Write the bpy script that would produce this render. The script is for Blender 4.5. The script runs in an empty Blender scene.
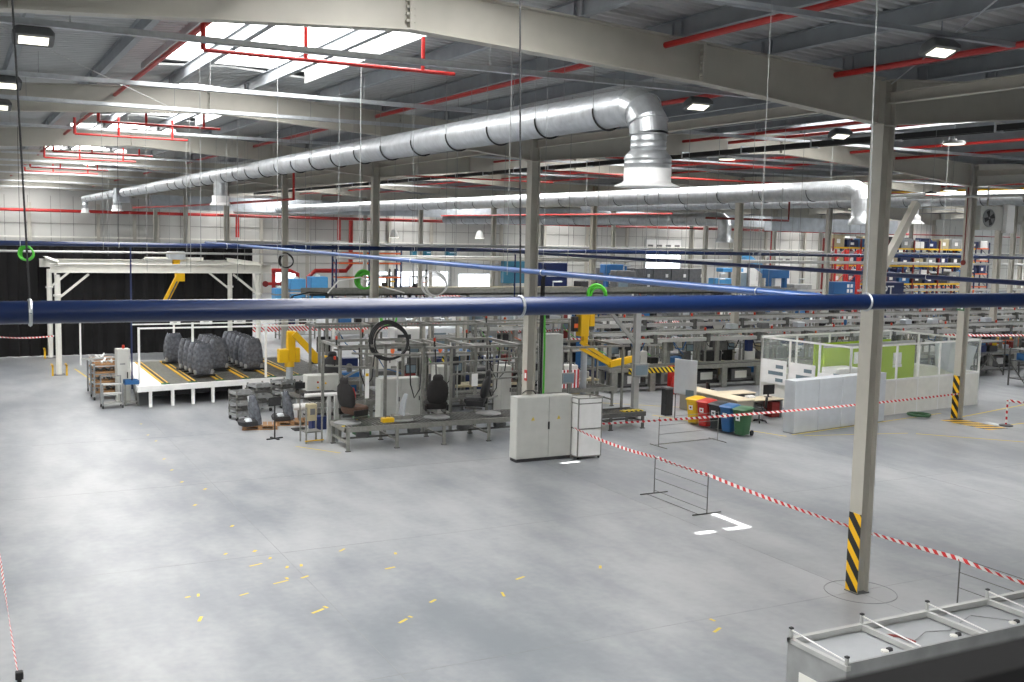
import bpy, bmesh, math, random
from mathutils import Vector, Matrix
random.seed(7)
SC=bpy.context.scene
COL=SC.collection
PI=math.pi
def V(*a): return Vector(a)
# ------------------------------------------------------------------ camera
FPX,PIT,ROL,YAW=1066.81,0.100745091,-0.0230961056,0.482127192
CAMZ=7.0
F_=V(math.sin(YAW)*math.cos(PIT),math.cos(YAW)*math.cos(PIT),-math.sin(PIT))
R_=V(math.cos(YAW),-math.sin(YAW),0)
D_=F_.cross(R_)
cr,sr=math.cos(ROL),math.sin(ROL)
RX=R_*cr+D_*sr; DY=D_*cr-R_*sr
cd=bpy.data.cameras.new('camera'); cam=bpy.data.objects.new('camera',cd); COL.objects.link(cam)
cd.sensor_width=36; cd.lens=FPX/1024*36; cd.clip_start=.05; cd.clip_end=400
cam.matrix_world=Matrix(((RX.x,-DY.x,-F_.x,0),(RX.y,-DY.y,-F_.y,0),(RX.z,-DY.z,-F_.z,CAMZ),(0,0,0,1)))
cd.dof.use_dof=True; cd.dof.focus_distance=28; cd.dof.aperture_fstop=5.0
SC.camera=cam
def pix(p):
    v=Vector(p)-V(0,0,CAMZ); d=v.dot(F_)
    if d<.1: return None
    return (512+FPX*v.dot(RX)/d,341+FPX*v.dot(DY)/d)
def seen(pts,m=12):
    q=[pix(p) for p in pts]; q=[a for a in q if a]
    if not q: return False
    return max(a[0] for a in q)>-m and min(a[0] for a in q)<1024+m and max(a[1] for a in q)>-m and min(a[1] for a in q)<682+m
# ------------------------------------------------------------------ materials
def s2l(c): return tuple(((x/255)/12.92 if x/255<=.04045 else ((x/255+.055)/1.055)**2.4) for x in c)
def mat(name,c,rough=.5,metal=0,noise=0,nscale=3,emis=0,alpha=1,trans=0,bump=0,bscale=20,coat=0):
    m=bpy.data.materials.new(name); m.use_nodes=True; nt=m.node_tree; b=nt.nodes['Principled BSDF']
    col=(*s2l(c),1)
    b.inputs['Base Color'].default_value=col; b.inputs['Roughness'].default_value=rough; b.inputs['Metallic'].default_value=metal
    b.inputs['Coat Weight'].default_value=coat
    tc=nt.nodes.new('ShaderNodeTexCoord')
    n=nt.nodes.new('ShaderNodeTexNoise'); n.inputs['Scale'].default_value=nscale; n.inputs['Detail'].default_value=4
    nt.links.new(tc.outputs['Object'],n.inputs['Vector'])
    if True:
        nz=noise or .05
        r=nt.nodes.new('ShaderNodeMapRange'); r.inputs['To Min'].default_value=1-nz; r.inputs['To Max'].default_value=1+nz
        r.inputs['From Min'].default_value=.3; r.inputs['From Max'].default_value=.7
        nt.links.new(n.outputs['Fac'],r.inputs['Value'])
        mx=nt.nodes.new('ShaderNodeVectorMath'); mx.operation='SCALE'; mx.inputs[0].default_value=col[:3]
        nt.links.new(r.outputs['Result'],mx.inputs['Scale']); nt.links.new(mx.outputs['Vector'],b.inputs['Base Color'])
    if bump:
        n2=nt.nodes.new('ShaderNodeTexNoise'); n2.inputs['Scale'].default_value=bscale; n2.inputs['Detail'].default_value=3
        nt.links.new(tc.outputs['Object'],n2.inputs['Vector'])
        bp=nt.nodes.new('ShaderNodeBump'); bp.inputs['Strength'].default_value=bump; bp.inputs['Distance'].default_value=.02
        nt.links.new(n2.outputs['Fac'],bp.inputs['Height']); nt.links.new(bp.outputs['Normal'],b.inputs['Normal'])
    if emis:
        b.inputs['Emission Color'].default_value=col; b.inputs['Emission Strength'].default_value=emis
    if trans: b.inputs['Transmission Weight'].default_value=trans
    b.inputs['Alpha'].default_value=alpha
    return m
def stripes(name,c1,c2,vec,period,duty=.5,rough=.5):
    m=mat(name,c1,rough); nt=m.node_tree; b=nt.nodes['Principled BSDF']
    for l in list(b.inputs['Base Color'].links): nt.links.remove(l)
    tc=[n for n in nt.nodes if n.type=='TEX_COORD'][0]
    d=nt.nodes.new('ShaderNodeVectorMath'); d.operation='DOT_PRODUCT'; d.inputs[1].default_value=tuple(x/period for x in vec)
    nt.links.new(tc.outputs['Object'],d.inputs[0])
    f=nt.nodes.new('ShaderNodeMath'); f.operation='FRACT'; nt.links.new(d.outputs['Value'],f.inputs[0])
    g=nt.nodes.new('ShaderNodeMath'); g.operation='GREATER_THAN'; g.inputs[1].default_value=duty; nt.links.new(f.outputs[0],g.inputs[0])
    mx=nt.nodes.new('ShaderNodeMix'); mx.data_type='RGBA'; mx.inputs[6].default_value=(*s2l(c1),1); mx.inputs[7].default_value=(*s2l(c2),1)
    nt.links.new(g.outputs[0],mx.inputs[0]); nt.links.new(mx.outputs[2],b.inputs['Base Color'])
    return m
M={}
def dm(k,*a,**kw): M[k]=mat(k,*a,**kw)
dm('steel',(180,177,167),.45,0,.04); dm('purlin',(148,153,158),.5,.25,.08); dm('deck',(178,180,180),.45,.15,.05)
dm('galv',(192,196,199),.38,.8,.12,6,bump=.12,bscale=9); dm('tray',(198,203,207),.35,.7,.1,8)
dm('galvdull',(186,192,198),.42,.6,.14,2,bump=.1)
dm('white',(232,232,230),.4); dm('offwhite',(222,221,214),.5); dm('paleblue',(198,203,208),.5)
dm('cab',(190,191,186),.42); dm('alu',(138,138,133),.42,.35,.15,8); dm('alubright',(180,181,179),.4,.3); dm('darkalu',(92,92,90),.45,.3,.25,6)
dm('red',(176,36,32),.4); dm('pinkred',(180,54,48),.5); dm('blue',(12,34,76),.32,0,.02,coat=.15); dm('bluepale',(36,74,132),.34,coat=.3)
dm('navy',(22,38,84),.4); dm('yellow',(222,176,22),.4); dm('yellowtape',(214,188,74),.6,noise=.12,nscale=14); dm('black',(24,24,26),.5,noise=.2); dm('curtain',(17,16,18),.9,noise=.3,nscale=2)
dm('rubber',(30,30,32),.8); dm('charcoal',(52,52,54),.7,noise=.2,nscale=9); dm('seatdark',(27,24,24),.75,noise=.25,nscale=12); dm('brown',(84,62,50),.8,noise=.2)
dm('wrap',(94,97,104),.2,0,.4,7,bump=.9,bscale=9); dm('wood',(160,122,84),.7,noise=.2,nscale=12); dm('desk',(222,208,180),.55); dm('deskside',(150,144,132),.6)
dm('green',(52,96,62),.5); dm('lime',(158,188,30),.6); dm('hosegreen',(84,190,60),.45); dm('orange',(235,110,50),.5); dm('binyellow',(235,190,30),.45)
dm('binred',(190,40,32),.45); dm('binblack',(40,42,44),.5); dm('binblue',(40,96,150),.45); dm('skyblue',(84,160,214),.45); dm('teal',(36,100,124),.5)
dm('screen',(120,136,146),.2); dm('papers',(236,236,236),.7); dm('panelgrey',(158,161,164),.55); dm('silverfilm',(150,152,156),.15,0,.3,9,bump=.5); dm('grey',(140,142,142),.55,noise=.15); dm('midgrey',(98,99,100),.55,noise=.2); dm('roller',(96,96,94),.4,.4,.3,6)
dm('khaki',(170,160,130),.6); dm('white_plastic',(238,238,238),.35); dm('darkred',(120,34,30),.5); dm('cable',(20,20,20),.5); dm('rail',(5,6,9),1.0)
M['glow']=mat('lamp_glow',(255,250,232),.5,emis=3.0); M['beacon']=mat('beacon_lens',(190,52,24),.3,emis=.08); M['hornlamp']=mat('lamp_panel',(240,240,210),.5,emis=1.6)
M['haz']=stripes('hazard_stripe_face',(238,184,16),(24,24,26),(0,1.2,-1),.44,.46)
M['hazx']=stripes('hazard_stripe_front',(238,190,20),(24,24,26),(1,0,1),.22)
M['hazpost']=stripes('hazard_stripe_post',(238,190,20),(24,24,26),(.9,.6,1),.36)
M['hazfloor']=stripes('hazard_stripe_floor',(228,180,24),(48,48,48),(.45,1,0),.52)
M['tape']=stripes('barrier_tape_stripe',(240,236,234),(214,48,52),(1,0,1.0),.22,.52)
M['postband']=stripes('post_band',(200,30,30),(240,240,240),(0,0,1),.24)
M['redwhite']=stripes('red_white_cloth',(196,30,36),(238,238,238),(1,0,0),.16)
M['yb']=stripes('yellow_black_guard',(236,206,40),(26,26,26),(1,.3,.9),.2)
# skylight
m=bpy.data.materials.new('skylight_panel'); m.use_nodes=True; nt=m.node_tree; nt.nodes.clear()
o=nt.nodes.new('ShaderNodeOutputMaterial'); e=nt.nodes.new('ShaderNodeEmission'); e.inputs[0].default_value=(1,.985,.96,1); e.inputs[1].default_value=19
nt.links.new(e.outputs[0],o.inputs[0]); M['sky']=m
m=mat('window_daylight',(245,250,255),.4,emis=3.2); M['win']=m
# floor
m=bpy.data.materials.new('polished_concrete'); m.use_nodes=True; nt=m.node_tree; b=nt.nodes['Principled BSDF']
tc=nt.nodes.new('ShaderNodeTexCoord')
def nz(scale,det,stretch=(1,1,1),rough=.55):
    mp=nt.nodes.new('ShaderNodeMapping'); mp.inputs['Scale'].default_value=stretch; nt.links.new(tc.outputs['Object'],mp.inputs[0])
    n=nt.nodes.new('ShaderNodeTexNoise'); n.inputs['Scale'].default_value=scale; n.inputs['Detail'].default_value=det; n.inputs['Roughness'].default_value=rough
    nt.links.new(mp.outputs[0],n.inputs['Vector']); return n
n1=nz(.14,3,(1,.7,1),.5); n2=nz(.7,4,(1.5,.6,1),.5); n3=nz(5,2)
rp=nt.nodes.new('ShaderNodeValToRGB'); rp.color_ramp.interpolation='EASE'; rp.color_ramp.elements[0].position=.34; rp.color_ramp.elements[1].position=.66
rp.color_ramp.elements[0].color=(*s2l((116,121,127)),1); rp.color_ramp.elements[1].color=(*s2l((162,164,166)),1)
def mth(op,a,b_):
    n=nt.nodes.new('ShaderNodeMath'); n.operation=op
    for i,x in enumerate((a,b_)):
        if isinstance(x,(int,float)): n.inputs[i].default_value=x
        else: nt.links.new(x,n.inputs[i])
    return n.outputs[0]
mixv=mth('ADD',mth('MULTIPLY',n1.outputs['Fac'],.55),mth('ADD',mth('MULTIPLY',n2.outputs['Fac'],.35),mth('MULTIPLY',n3.outputs['Fac'],.1)))
nt.links.new(mixv,rp.inputs[0]); nt.links.new(rp.outputs[0],b.inputs['Base Color'])
rr=nt.nodes.new('ShaderNodeMapRange'); rr.inputs['From Min'].default_value=.3; rr.inputs['From Max'].default_value=.7; rr.inputs['To Min'].default_value=.36; rr.inputs['To Max'].default_value=.48
nt.links.new(mixv,rr.inputs[0]); nt.links.new(rr.outputs[0],b.inputs['Roughness']); b.inputs['Specular IOR Level'].default_value=.45
M['floor']=m
# spiral duct: ribs by a wave bump along the duct (local Y)
def ribbed(name,c,period,axis,metal=.85,rough=.3,strength=.5):
    m=mat(name,c,rough,metal,.12,5); nt=m.node_tree; b=nt.nodes['Principled BSDF']; tc=[n for n in nt.nodes if n.type=='TEX_COORD'][0]
    w=nt.nodes.new('ShaderNodeTexWave'); w.bands_direction=axis; w.inputs['Scale'].default_value=.314/period*1.0
    nt.links.new(tc.outputs['Object'],w.inputs['Vector'])
    bp=nt.nodes.new('ShaderNodeBump'); bp.inputs['Strength'].default_value=strength; bp.inputs['Distance'].default_value=.02
    nt.links.new(w.outputs['Fac'],bp.inputs['Height']); nt.links.new(bp.outputs['Normal'],b.inputs['Normal']); return m
M['spiral']=ribbed('spiral_duct_metal',(186,190,194),.1,'Y',.65,.47,.16)
M['panelwall']=mat('wall_panel',(196,196,192),.6,noise=.04,nscale=.3)
# ------------------------------------------------------------------ mesh builder
class MB:
    def __init__(s): s.v=[]; s.f=[]; s.mi=[]; s.cur=0
    def add(s,vs,fs):
        k=len(s.v); s.v+= [tuple(v) for v in vs]; s.f+=[tuple(k+i for i in f) for f in fs]; s.mi+=[s.cur]*len(fs); return s
    def box(s,x0,y0,z0,x1,y1,z1):
        return s.add([(x0,y0,z0),(x1,y0,z0),(x1,y1,z0),(x0,y1,z0),(x0,y0,z1),(x1,y0,z1),(x1,y1,z1),(x0,y1,z1)],
            [(0,3,2,1),(4,5,6,7),(0,1,5,4),(1,2,6,5),(2,3,7,6),(3,0,4,7)])
    def cbox(s,cx,cy,z0,w,d,h): return s.box(cx-w/2,cy-d/2,z0,cx+w/2,cy+d/2,z0+h)
    def bbox(s,x0,y0,z0,x1,y1,z1,b=.01):
        # box with bevelled vertical and top edges
        b=min(b,(x1-x0)*.4,(y1-y0)*.4,(z1-z0)*.4)
        def ring(i,z): return [(x0+i+b,y0+i,z),(x1-i-b,y0+i,z),(x1-i,y0+i+b,z),(x1-i,y1-i-b,z),(x1-i-b,y1-i,z),(x0+i+b,y1-i,z),(x0+i,y1-i-b,z),(x0+i,y0+i+b,z)]
        vs=ring(0,z0)+ring(0,z1-b)+ring(b*.9,z1)
        fs=[tuple(range(7,-1,-1)),tuple(range(16,24))]
        for k in (0,8):
            for i in range(8): j=(i+1)%8; fs.append((k+i,k+j,k+8+j,k+8+i))
        return s.add(vs,fs)
    def bar(s,p,q,w,h=None,up=(0,0,1)):
        h=h or w; p=Vector(p); q=Vector(q); d=(q-p).normalized(); u=Vector(up)
        if abs(d.dot(u))>.95: u=V(1,0,0)
        r=d.cross(u).normalized(); u=r.cross(d)
        vs=[]
        for e in (p,q):
            for a,b_ in ((-1,-1),(1,-1),(1,1),(-1,1)): vs.append(e+r*(a*w/2)+u*(b_*h/2))
        return s.add(vs,[(0,1,2,3),(7,6,5,4),(0,4,5,1),(1,5,6,2),(2,6,7,3),(3,7,4,0)])
    def ibeam(s,p,q,h,w,tf=.016,tw=.012,up=(0,0,1)):
        # p,q: centre line; flanges perpendicular to up
        p=Vector(p);q=Vector(q);u=Vector(up)
        d=(q-p).normalized(); r=d.cross(u).normalized(); u=r.cross(d)
        s.bar(p+u*(h/2-tf/2),q+u*(h/2-tf/2),w,tf,u); s.bar(p-u*(h/2-tf/2),q-u*(h/2-tf/2),w,tf,u); s.bar(p,q,tw,h-2*tf,u); return s
    def tube(s,pts,r,n=10,cap=True,r2=None):
        pts=[Vector(p) for p in pts]; k=len(pts); rs=[r]*k if r2 is None else [r+(r2-r)*i/(k-1) for i in range(k)]
        if isinstance(r,(list,tuple)): rs=list(r)
        vs=[];prev=None
        for i,p in enumerate(pts):
            t=(pts[min(i+1,k-1)]-pts[max(i-1,0)]).normalized()
            if prev is None:
                a=V(0,0,1) if abs(t.z)<.9 else V(1,0,0); u=t.cross(a).normalized()
            else:
                u=(prev-t*prev.dot(t)).normalized()
            prev=u; w=t.cross(u)
            for j in range(n): a=2*PI*j/n; vs.append(p+(u*math.cos(a)+w*math.sin(a))*rs[i])
        fs=[]
        for i in range(k-1):
            for j in range(n): l=(j+1)%n; fs.append((i*n+j,i*n+l,(i+1)*n+l,(i+1)*n+j))
        if cap: fs.append(tuple(range(n-1,-1,-1))); fs.append(tuple((k-1)*n+j for j in range(n)))
        return s.add(vs,fs)
    def lathe(s,prof,n=16,c=(0,0,0),axis='z'):
        vs=[]
        for r,z in prof:
            for j in range(n):
                a=2*PI*j/n; x,y=r*math.cos(a),r*math.sin(a)
                if axis=='z': vs.append((c[0]+x,c[1]+y,c[2]+z))
                elif axis=='x': vs.append((c[0]+z,c[1]+x,c[2]+y))
                else: vs.append((c[0]+x,c[1]+z,c[2]+y))
        fs=[]
        for i in range(len(prof)-1):
            for j in range(n): l=(j+1)%n; fs.append((i*n+j,i*n+l,(i+1)*n+l,(i+1)*n+j))
        fs.append(tuple(range(n-1,-1,-1))); fs.append(tuple((len(prof)-1)*n+j for j in range(n)))
        return s.add(vs,fs)
    def torus(s,c,R,r,ax=(0,0,1),n=28,m=6,a0=0,a1=2*PI,wob=0):
        ax=Vector(ax).normalized(); u=ax.cross(V(0,0,1) if abs(ax.z)<.9 else V(1,0,0)).normalized(); w=ax.cross(u)
        full=abs(a1-a0-2*PI)<1e-6; pts=[]
        for i in range(n+1):
            a=a0+(a1-a0)*i/n; RR=R*(1+wob*math.sin(3*a+1)); pts.append(Vector(c)+(u*math.cos(a)+w*math.sin(a))*RR)
        return s.tube(pts,r,m,cap=not full)
    def prism(s,poly,z0,z1):
        n=len(poly); vs=[(x,y,z0) for x,y in poly]+[(x,y,z1) for x,y in poly]
        return s.add(vs,[tuple(range(n-1,-1,-1)),tuple(range(n,2*n))]+[(i,(i+1)%n,n+(i+1)%n,n+i) for i in range(n)])
    def loft(s,secs,n=16):
        # secs: (cx,cy,cz, rx, ry, power) horizontal superellipse sections
        vs=[]
        for cx,cy,cz,rx,ry,pw in secs:
            for j in range(n):
                a=2*PI*j/n; c,q=math.cos(a),math.sin(a)
                vs.append((cx+rx*math.copysign(abs(c)**(2/pw),c),cy+ry*math.copysign(abs(q)**(2/pw),q),cz))
        fs=[]
        for i in range(len(secs)-1):
            for j in range(n): l=(j+1)%n; fs.append((i*n+j,i*n+l,(i+1)*n+l,(i+1)*n+j))
        fs.append(tuple(range(n-1,-1,-1))); fs.append(tuple((len(secs)-1)*n+j for j in range(n)))
        return s.add(vs,fs)
    def rot(s,rx=0,ry=0,rz=0,t=(0,0,0),start=0):
        m=Matrix.Translation(t)@Matrix.Rotation(rz,4,'Z')@Matrix.Rotation(ry,4,'Y')@Matrix.Rotation(rx,4,'X')
        for i in range(start,len(s.v)): s.v[i]=tuple(m@Vector(s.v[i]))
        return s
    def build(s,name,m,parent=None,smooth=False,label=None,kind=None):
        me=bpy.data.meshes.new(name); me.from_pydata(s.v,[],s.f)
        for mm in (m if isinstance(m,(list,tuple)) else [m]): me.materials.append(M[mm] if isinstance(mm,str) else mm)
        if s.cur: me.polygons.foreach_set('material_index',s.mi)
        if smooth:
            me.polygons.foreach_set('use_smooth',[True]*len(me.polygons))
            try: me.set_sharp_from_angle(angle=math.radians(40))
            except Exception: pass
        me.update()
        ob=bpy.data.objects.new(name,me); COL.objects.link(ob)
        if parent: ob.parent=parent
        if label: ob['label']=label
        if kind: ob['kind']=kind
        return ob
def tag(o,label,cat=None,group=None,kind=None):
    o['label']=label
    if cat: o['category']=cat
    if group: o['group']=group
    if kind: o['kind']=kind
    return o
def thing(name,label,cat,loc=(0,0,0),rz=0,group=None):
    o=bpy.data.objects.new(name,None); COL.objects.link(o); o.location=loc; o.rotation_euler=(0,0,rz); o.empty_display_size=.2
    return tag(o,label,cat,group)
def single(mb,name,m,label,cat,loc=(0,0,0),rz=0,group=None,smooth=False):
    o=mb.build(name,m,None,smooth); o.location=loc; o.rotation_euler=(0,0,rz); return tag(o,label,cat,group)
def struct(name,mb,m,smooth=False):
    o=mb.build(name,m,None,smooth); o['kind']='structure'; return o
KIDS={}
def copy_tree(o,loc=None,rz=None,label=None,parent=None,name=None):
    kids=[c for c in bpy.data.objects if c.parent==o] if o.name not in KIDS else KIDS[o.name]
    KIDS[o.name]=kids
    c=o.copy(); COL.objects.link(c)
    if parent: c.parent=parent
    for k in kids: copy_tree(k,parent=c)
    if loc is not None: c.location=loc
    if rz is not None: c.rotation_euler=(0,0,rz)
    if label: c['label']=label
    return c
ORD=['first','second','third','fourth','fifth','sixth','seventh','eighth','ninth','tenth','eleventh','twelfth','thirteenth','fourteenth','fifteenth','sixteenth','seventeenth','eighteenth','nineteenth','twentieth',
 'twenty-first','twenty-second','twenty-third','twenty-fourth','twenty-fifth','twenty-sixth','twenty-seventh','twenty-eighth','twenty-ninth','thirtieth']
ORD+=['thirty-'+x for x in ORD[:9]]+['fortieth']+['forty-'+x for x in ORD[:9]]
# ------------------------------------------------------------------ building shell
SPX,CX0=19.6,15.9           # span width, near column row
BY,CY0=14.0,15.2            # bay length, near column row
YW=114.0; XR=153.1; XL=-23.3; YF=-6.0
RIDGE=10.62; SL=.055
def ztop(x):                # top of the rafters
    d=abs(((x-6.1+SPX/2)%SPX)-SPX/2); return RIDGE-SL*d
struct('floor',MB().box(XL,YF,-.3,XR,YW,0),'floor')
mb=MB()
for k in range(1,8):
    pass
# roof deck
HOLES={}
NOSKY={(1,-1),(1,0)}
def deck():
    mb=MB(); per=.28; base=.32
    ny=int((YW-YF)/per)
    prof=[]
    for i in range(ny+1):
        y=YF+i*per
        prof+= [(y,0),(y+.09,0),(y+.13,.045),(y+.24,.045)]
    bays=[(1.2+14*n+2,1.2+14*n+12) for n in range(-1,8)]
    def insky(y,k): return any(a<=y<=b for i,(a,b) in enumerate(bays) if (k,i-1) not in NOSKY)
    for k in range(-1,8):
        xr=6.1+SPX*k
        if xr-9.8>XR-1: break
        for sgn in (-1,1):
            segs=[(xr+sgn*9.8,xr+sgn*2.0,False),(xr+sgn*2.0,xr,True)]
            for xa,xb,cut in segs:
                za=RIDGE-SL*abs(xa-xr)+base; zb=RIDGE-SL*abs(xb-xr)+base
                run=[]
                def flush(run):
                    if len(run)<2: return
                    vs=[];fs=[]
                    for y,h in run: vs+=[(xa,y,za+h),(xb,y,zb+h)]
                    for i in range(len(run)-1): fs.append((2*i,2*i+1,2*i+3,2*i+2))
                    mb.add(vs,fs)
                for y,h in prof:
                    if cut and insky(y,k): flush(run); run=[]
                    else: run.append((y,h))
                flush(run)
    return mb
struct('ceiling',deck(),'deck')
# roof weather skin above, closes the sky out
mb=MB()
for k in range(-1,8):
    xr=6.1+SPX*k
    for sgn in(-1,1):
        for xa,xb in ((2.0,9.8),):
            a,b_=xr+sgn*xa,xr+sgn*xb
            z1=RIDGE-SL*xa+.5; z2=RIDGE-SL*xb+.5
            mb.add([(a,YF,z1),(b_,YF,z2),(b_,YW,z2),(a,YW,z1),(a,YF,z1+.05),(b_,YF,z2+.05),(b_,YW,z2+.05),(a,YW,z1+.05)],[(0,1,2,3),(4,5,6,7),(0,1,5,4),(2,3,7,6)])
for k in range(-1,7):
    xr=6.1+SPX*k; ed=[YF]
    for n in range(-1,8): y0=1.2+14*n+2; ed+=[y0-.3,min(y0+10,YW-2)+.3]
    ed=[e for e in ed if e>YF]
    for a,b_ in zip(ed[0::2],ed[1::2]+[YW]): mb.box(xr-2.05,a,RIDGE+.46,xr+2.05,b_,RIDGE+.5)
struct('trim_1',mb,'deck')
# skylights: opal panels on the ridge ; slits added in two of them to shape sun patches
SZ=RIDGE+.42
def slab(mb,x0,y0,x1,y1): mb.box(x0,y0,SZ,x1,y1,SZ+.02)
wn=1; ang=0
for k in range(-1,7):
    xr=6.1+SPX*k
    for n in range(-1,8):
        y0=1.2+14*n+2; y1=y0+10
        if y1>YW: y1=YW-2
        if (k,n) in NOSKY: continue
        if not(k<=1 or seen([(xr-2,y0,10.6),(xr+2,y1,10.6),(xr-2,y1,10.6),(xr+2,y0,10.6)],200)): continue
        mb=MB(); X0,X1=xr-2.0,xr+2.0
        if k==0 and n==1:      # L shaped slit: sun falls through on the floor
            yb=17.37; xs=X1-.4
            slab(mb,X0,y0,X1,yb-.11); slab(mb,X0,yb-.11,xs-1.6,yb+.06); slab(mb,xs,yb-.11,X1,yb+1.3)
            slab(mb,X0,yb+.06,xs-.15,yb+1.3); slab(mb,X0,yb+1.3,X1,25.25); slab(mb,X0,25.25,X1-1.1,25.38); slab(mb,X1-.45,25.25,X1,25.38)
            slab(mb,X0,25.38,X1,y1)
        elif k==1 and n==1:
            slab(mb,X0,y0,X1,24.35); slab(mb,X0,24.35,26.45,25.7); slab(mb,26.65,24.35,X1,25.7); slab(mb,X0,25.7,X1,y1)
        else: slab(mb,X0,y0,X1,y1)
        struct('window_%d'%wn,mb,'sky')
        up=MB(); h=SZ-.35      # white upstand kerb round the opening
        for a,b_ in ((X0,1),(X1,-1)): up.box(a-.03,y0-.03,h,a+.03,y1+.03,SZ)
        up.box(X0,y0-.3,h+.3,X1,y0,SZ+.03); up.box(X0,y1,h+.3,X1,y1+.3,SZ+.03)
        f=up.build('window_kerb','deck',None); f['kind']='structure'; f.name='trim_%d'%(wn+1)
        wn+=1
# walls
def wall_panels(x0,x1,y,z1):
    mb=MB(); mb.box(x0,y,0,x1,y+.2,z1); return mb
struct('wall_back',wall_panels(XL,XR,YW,11.3),'panelwall')
struct('wall_left',MB().box(XL-.2,YF,0,XL,YW,11.3),'panelwall')
struct('wall_front',MB().box(XL,YF-.2,0,XR,YF,11.3),'panelwall')
struct('wall_right',MB().box(XR,YF,0,XR+.2,YW,11.3),'panelwall')
mb=MB()
x=XL
i=0
while x<XR:
    mb.box(x-.03,YW-.03,0,x+.03,YW,9.6) if True else 0
    x+=1.15 if i%1==0 else 0
mb2=MB()
x=XL+2
while x<XR: mb2.box(x-.1,YW-.06,0,x+.1,YW-.03,9.6); x+=6.1
# joints as shallow dark strips
j=MB()
x=XL+1
while x<XR: j.box(x-.025,YW-.02,.2,x+.025,YW,9.6); x+=2.05
struct('trim_90',j,'alu')
mb=MB()
for z in (3.2,6.9): mb.box(XL,YW-.1,z,XR,YW-.02,z+.05)
struct('trim_91',mb,'alu')
mb=MB()
for z in (4.72,5.62): mb.bar((XL,YW-.4,z),(XR,YW-.4,z),.14)
struct('trim_92',mb,'offwhite')
def lib(k): return M[k]
# back wall openings
def window(x0,x1,z0,z1,n,nm,frame='alubright',m='win'):
    mb=MB().box(x0,YW-.08,z0,x1,YW-.04,z1); w=struct(nm,mb,m)
    f=MB(); t=.08
    for i in range(n+1):
        x=x0+(x1-x0)*i/n; f.box(x-t/2,YW-.14,z0,x+t/2,YW-.06,z1)
    f.box(x0,YW-.14,z0-t,x1,YW-.06,z0); f.box(x0,YW-.14,z1,x1,YW-.06,z1+t)
    fo=f.build('window_frame',frame,w)
window(44.6,51.0,.7,2.35,3,'window_81'); window(52.3,56.6,.6,2.1,2,'window_82'); window(40.8,44.0,.7,2.3,2,'window_83')
window(30.5,33.0,.9,2.3,2,'window_84')
def door(nm,x0,x1,z1,m,panes=0,lit=None):
    mb=MB().box(x0,YW-.12,0,x1,YW-.05,z1); d=struct(nm,mb,m)
    f=MB().box(x0-.12,YW-.2,0,x0,YW-.02,z1+.1).box(x1,YW-.2,0,x1+.12,YW-.02,z1+.1).box(x0,YW-.2,z1,x1,YW-.02,z1+.12); f.build('door_frame','alubright',d)
    if panes:
        w=(x1-x0)/panes
        for i in range(panes): MB().box(x0+w*(i+.25),YW-.16,z1-1.25,x0+w*(i+.82),YW-.11,z1-.65).build('pane','midgrey',d)
    if lit:
        MB().box(x0+.15,YW-.16,lit[0],x1-.15,YW-.12,lit[1]).build('opening','win',d,label='bright open lower part')
    return d
door('door_1',78.6,84.2,6.6,'white',4,(.0,4.9)); door('door_2',63.0,67.0,2.3,'white'); door('door_3',98,103,5.0,'white',4)
door('door_4',9.5,12,2.4,'white')
# ------------------------------------------------------------------ steelwork
def column(x,y,h,label,stripe=None,near=False):
    t=thing('steel_column',label,'column',(x,y,0))
    sh=MB(); w,d=.32,.30
    hh=10.04; sh.box(-d/2,-w/2,.02,-d/2+.022,w/2,hh).box(d/2-.022,-w/2,.02,d/2,w/2,hh).box(-d/2+.022,-.05,.02,d/2-.022,.05,hh)
    sh.build('column_shaft','steel',t)
    MB().box(-.17,-.17,0,.17,.17,.02).build('base_plate','midgrey',t)
    MB().box(-d/2-.02,-w/2-.02,h-.03,d/2+.02,w/2+.02,h).build('cap_plate','steel',t)
    if stripe:
        a,b_=stripe
        MB().box(-d/2-.008,-w/2,a,-d/2-.001,w/2,b_).build('hazard_sticker','haz',t,label='yellow and black diagonal hazard sticker')
        if near:
            pass
    return t
vis_cols=[]
for k in range(0,7):
    for n in range(-1,8):
        x=CX0+SPX*k; y=CY0+BY*n
        if y>YW-1: continue
        if not seen([(x,y,0),(x,y,4.5),(x,y,9.2)],6): continue
        vis_cols.append((k,n,x,y))
rows=['nearest row of columns','second row of columns','third row of columns','fourth row of columns','fifth row of columns','sixth row of columns','seventh row of columns']
for k,n,x,y in vis_cols:
    st=None
    if (k,n)==(0,0): lb='large grey steel column in the right foreground with hazard stripes at its foot'; st=(.03,1.62)
    elif (k,n)==(1,1): lb='grey steel column with hazard stripes beside the green glazed booth'; st=(.03,1.75)
    elif (k,n)==(0,1): lb='grey steel column rising behind the double-door electrical cabinet'
    elif (k,n)==(0,2): lb='third grey steel column of the nearest row, behind the seat line frames'
    else: lb='grey steel column, %s along the %s counted from the camera'%(ORD[n+1 if n<0 else n],rows[k])
    column(x,y,9.23,lb,st)
# small wall columns
i=0
for x in [-2.6,1,6.5,12.74,16.15,18.39,21.47,25.56,29,34,39,43.5,48.6,57.6,63.5,69.5,75.4,85.6,92,98,105,112,119,126]:
    if not seen([(x,YW-.6,5)],2): continue
    mb=MB().ibeam((x,YW-.55,.02),(x,YW-.55,8.9),.34,.3,up=(0,1,0))
    single(mb,'wall_post','steel','%s upright steel post from the left along the back wall'%ORD[i],'post',group='posts along the back wall'); i+=1
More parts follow.
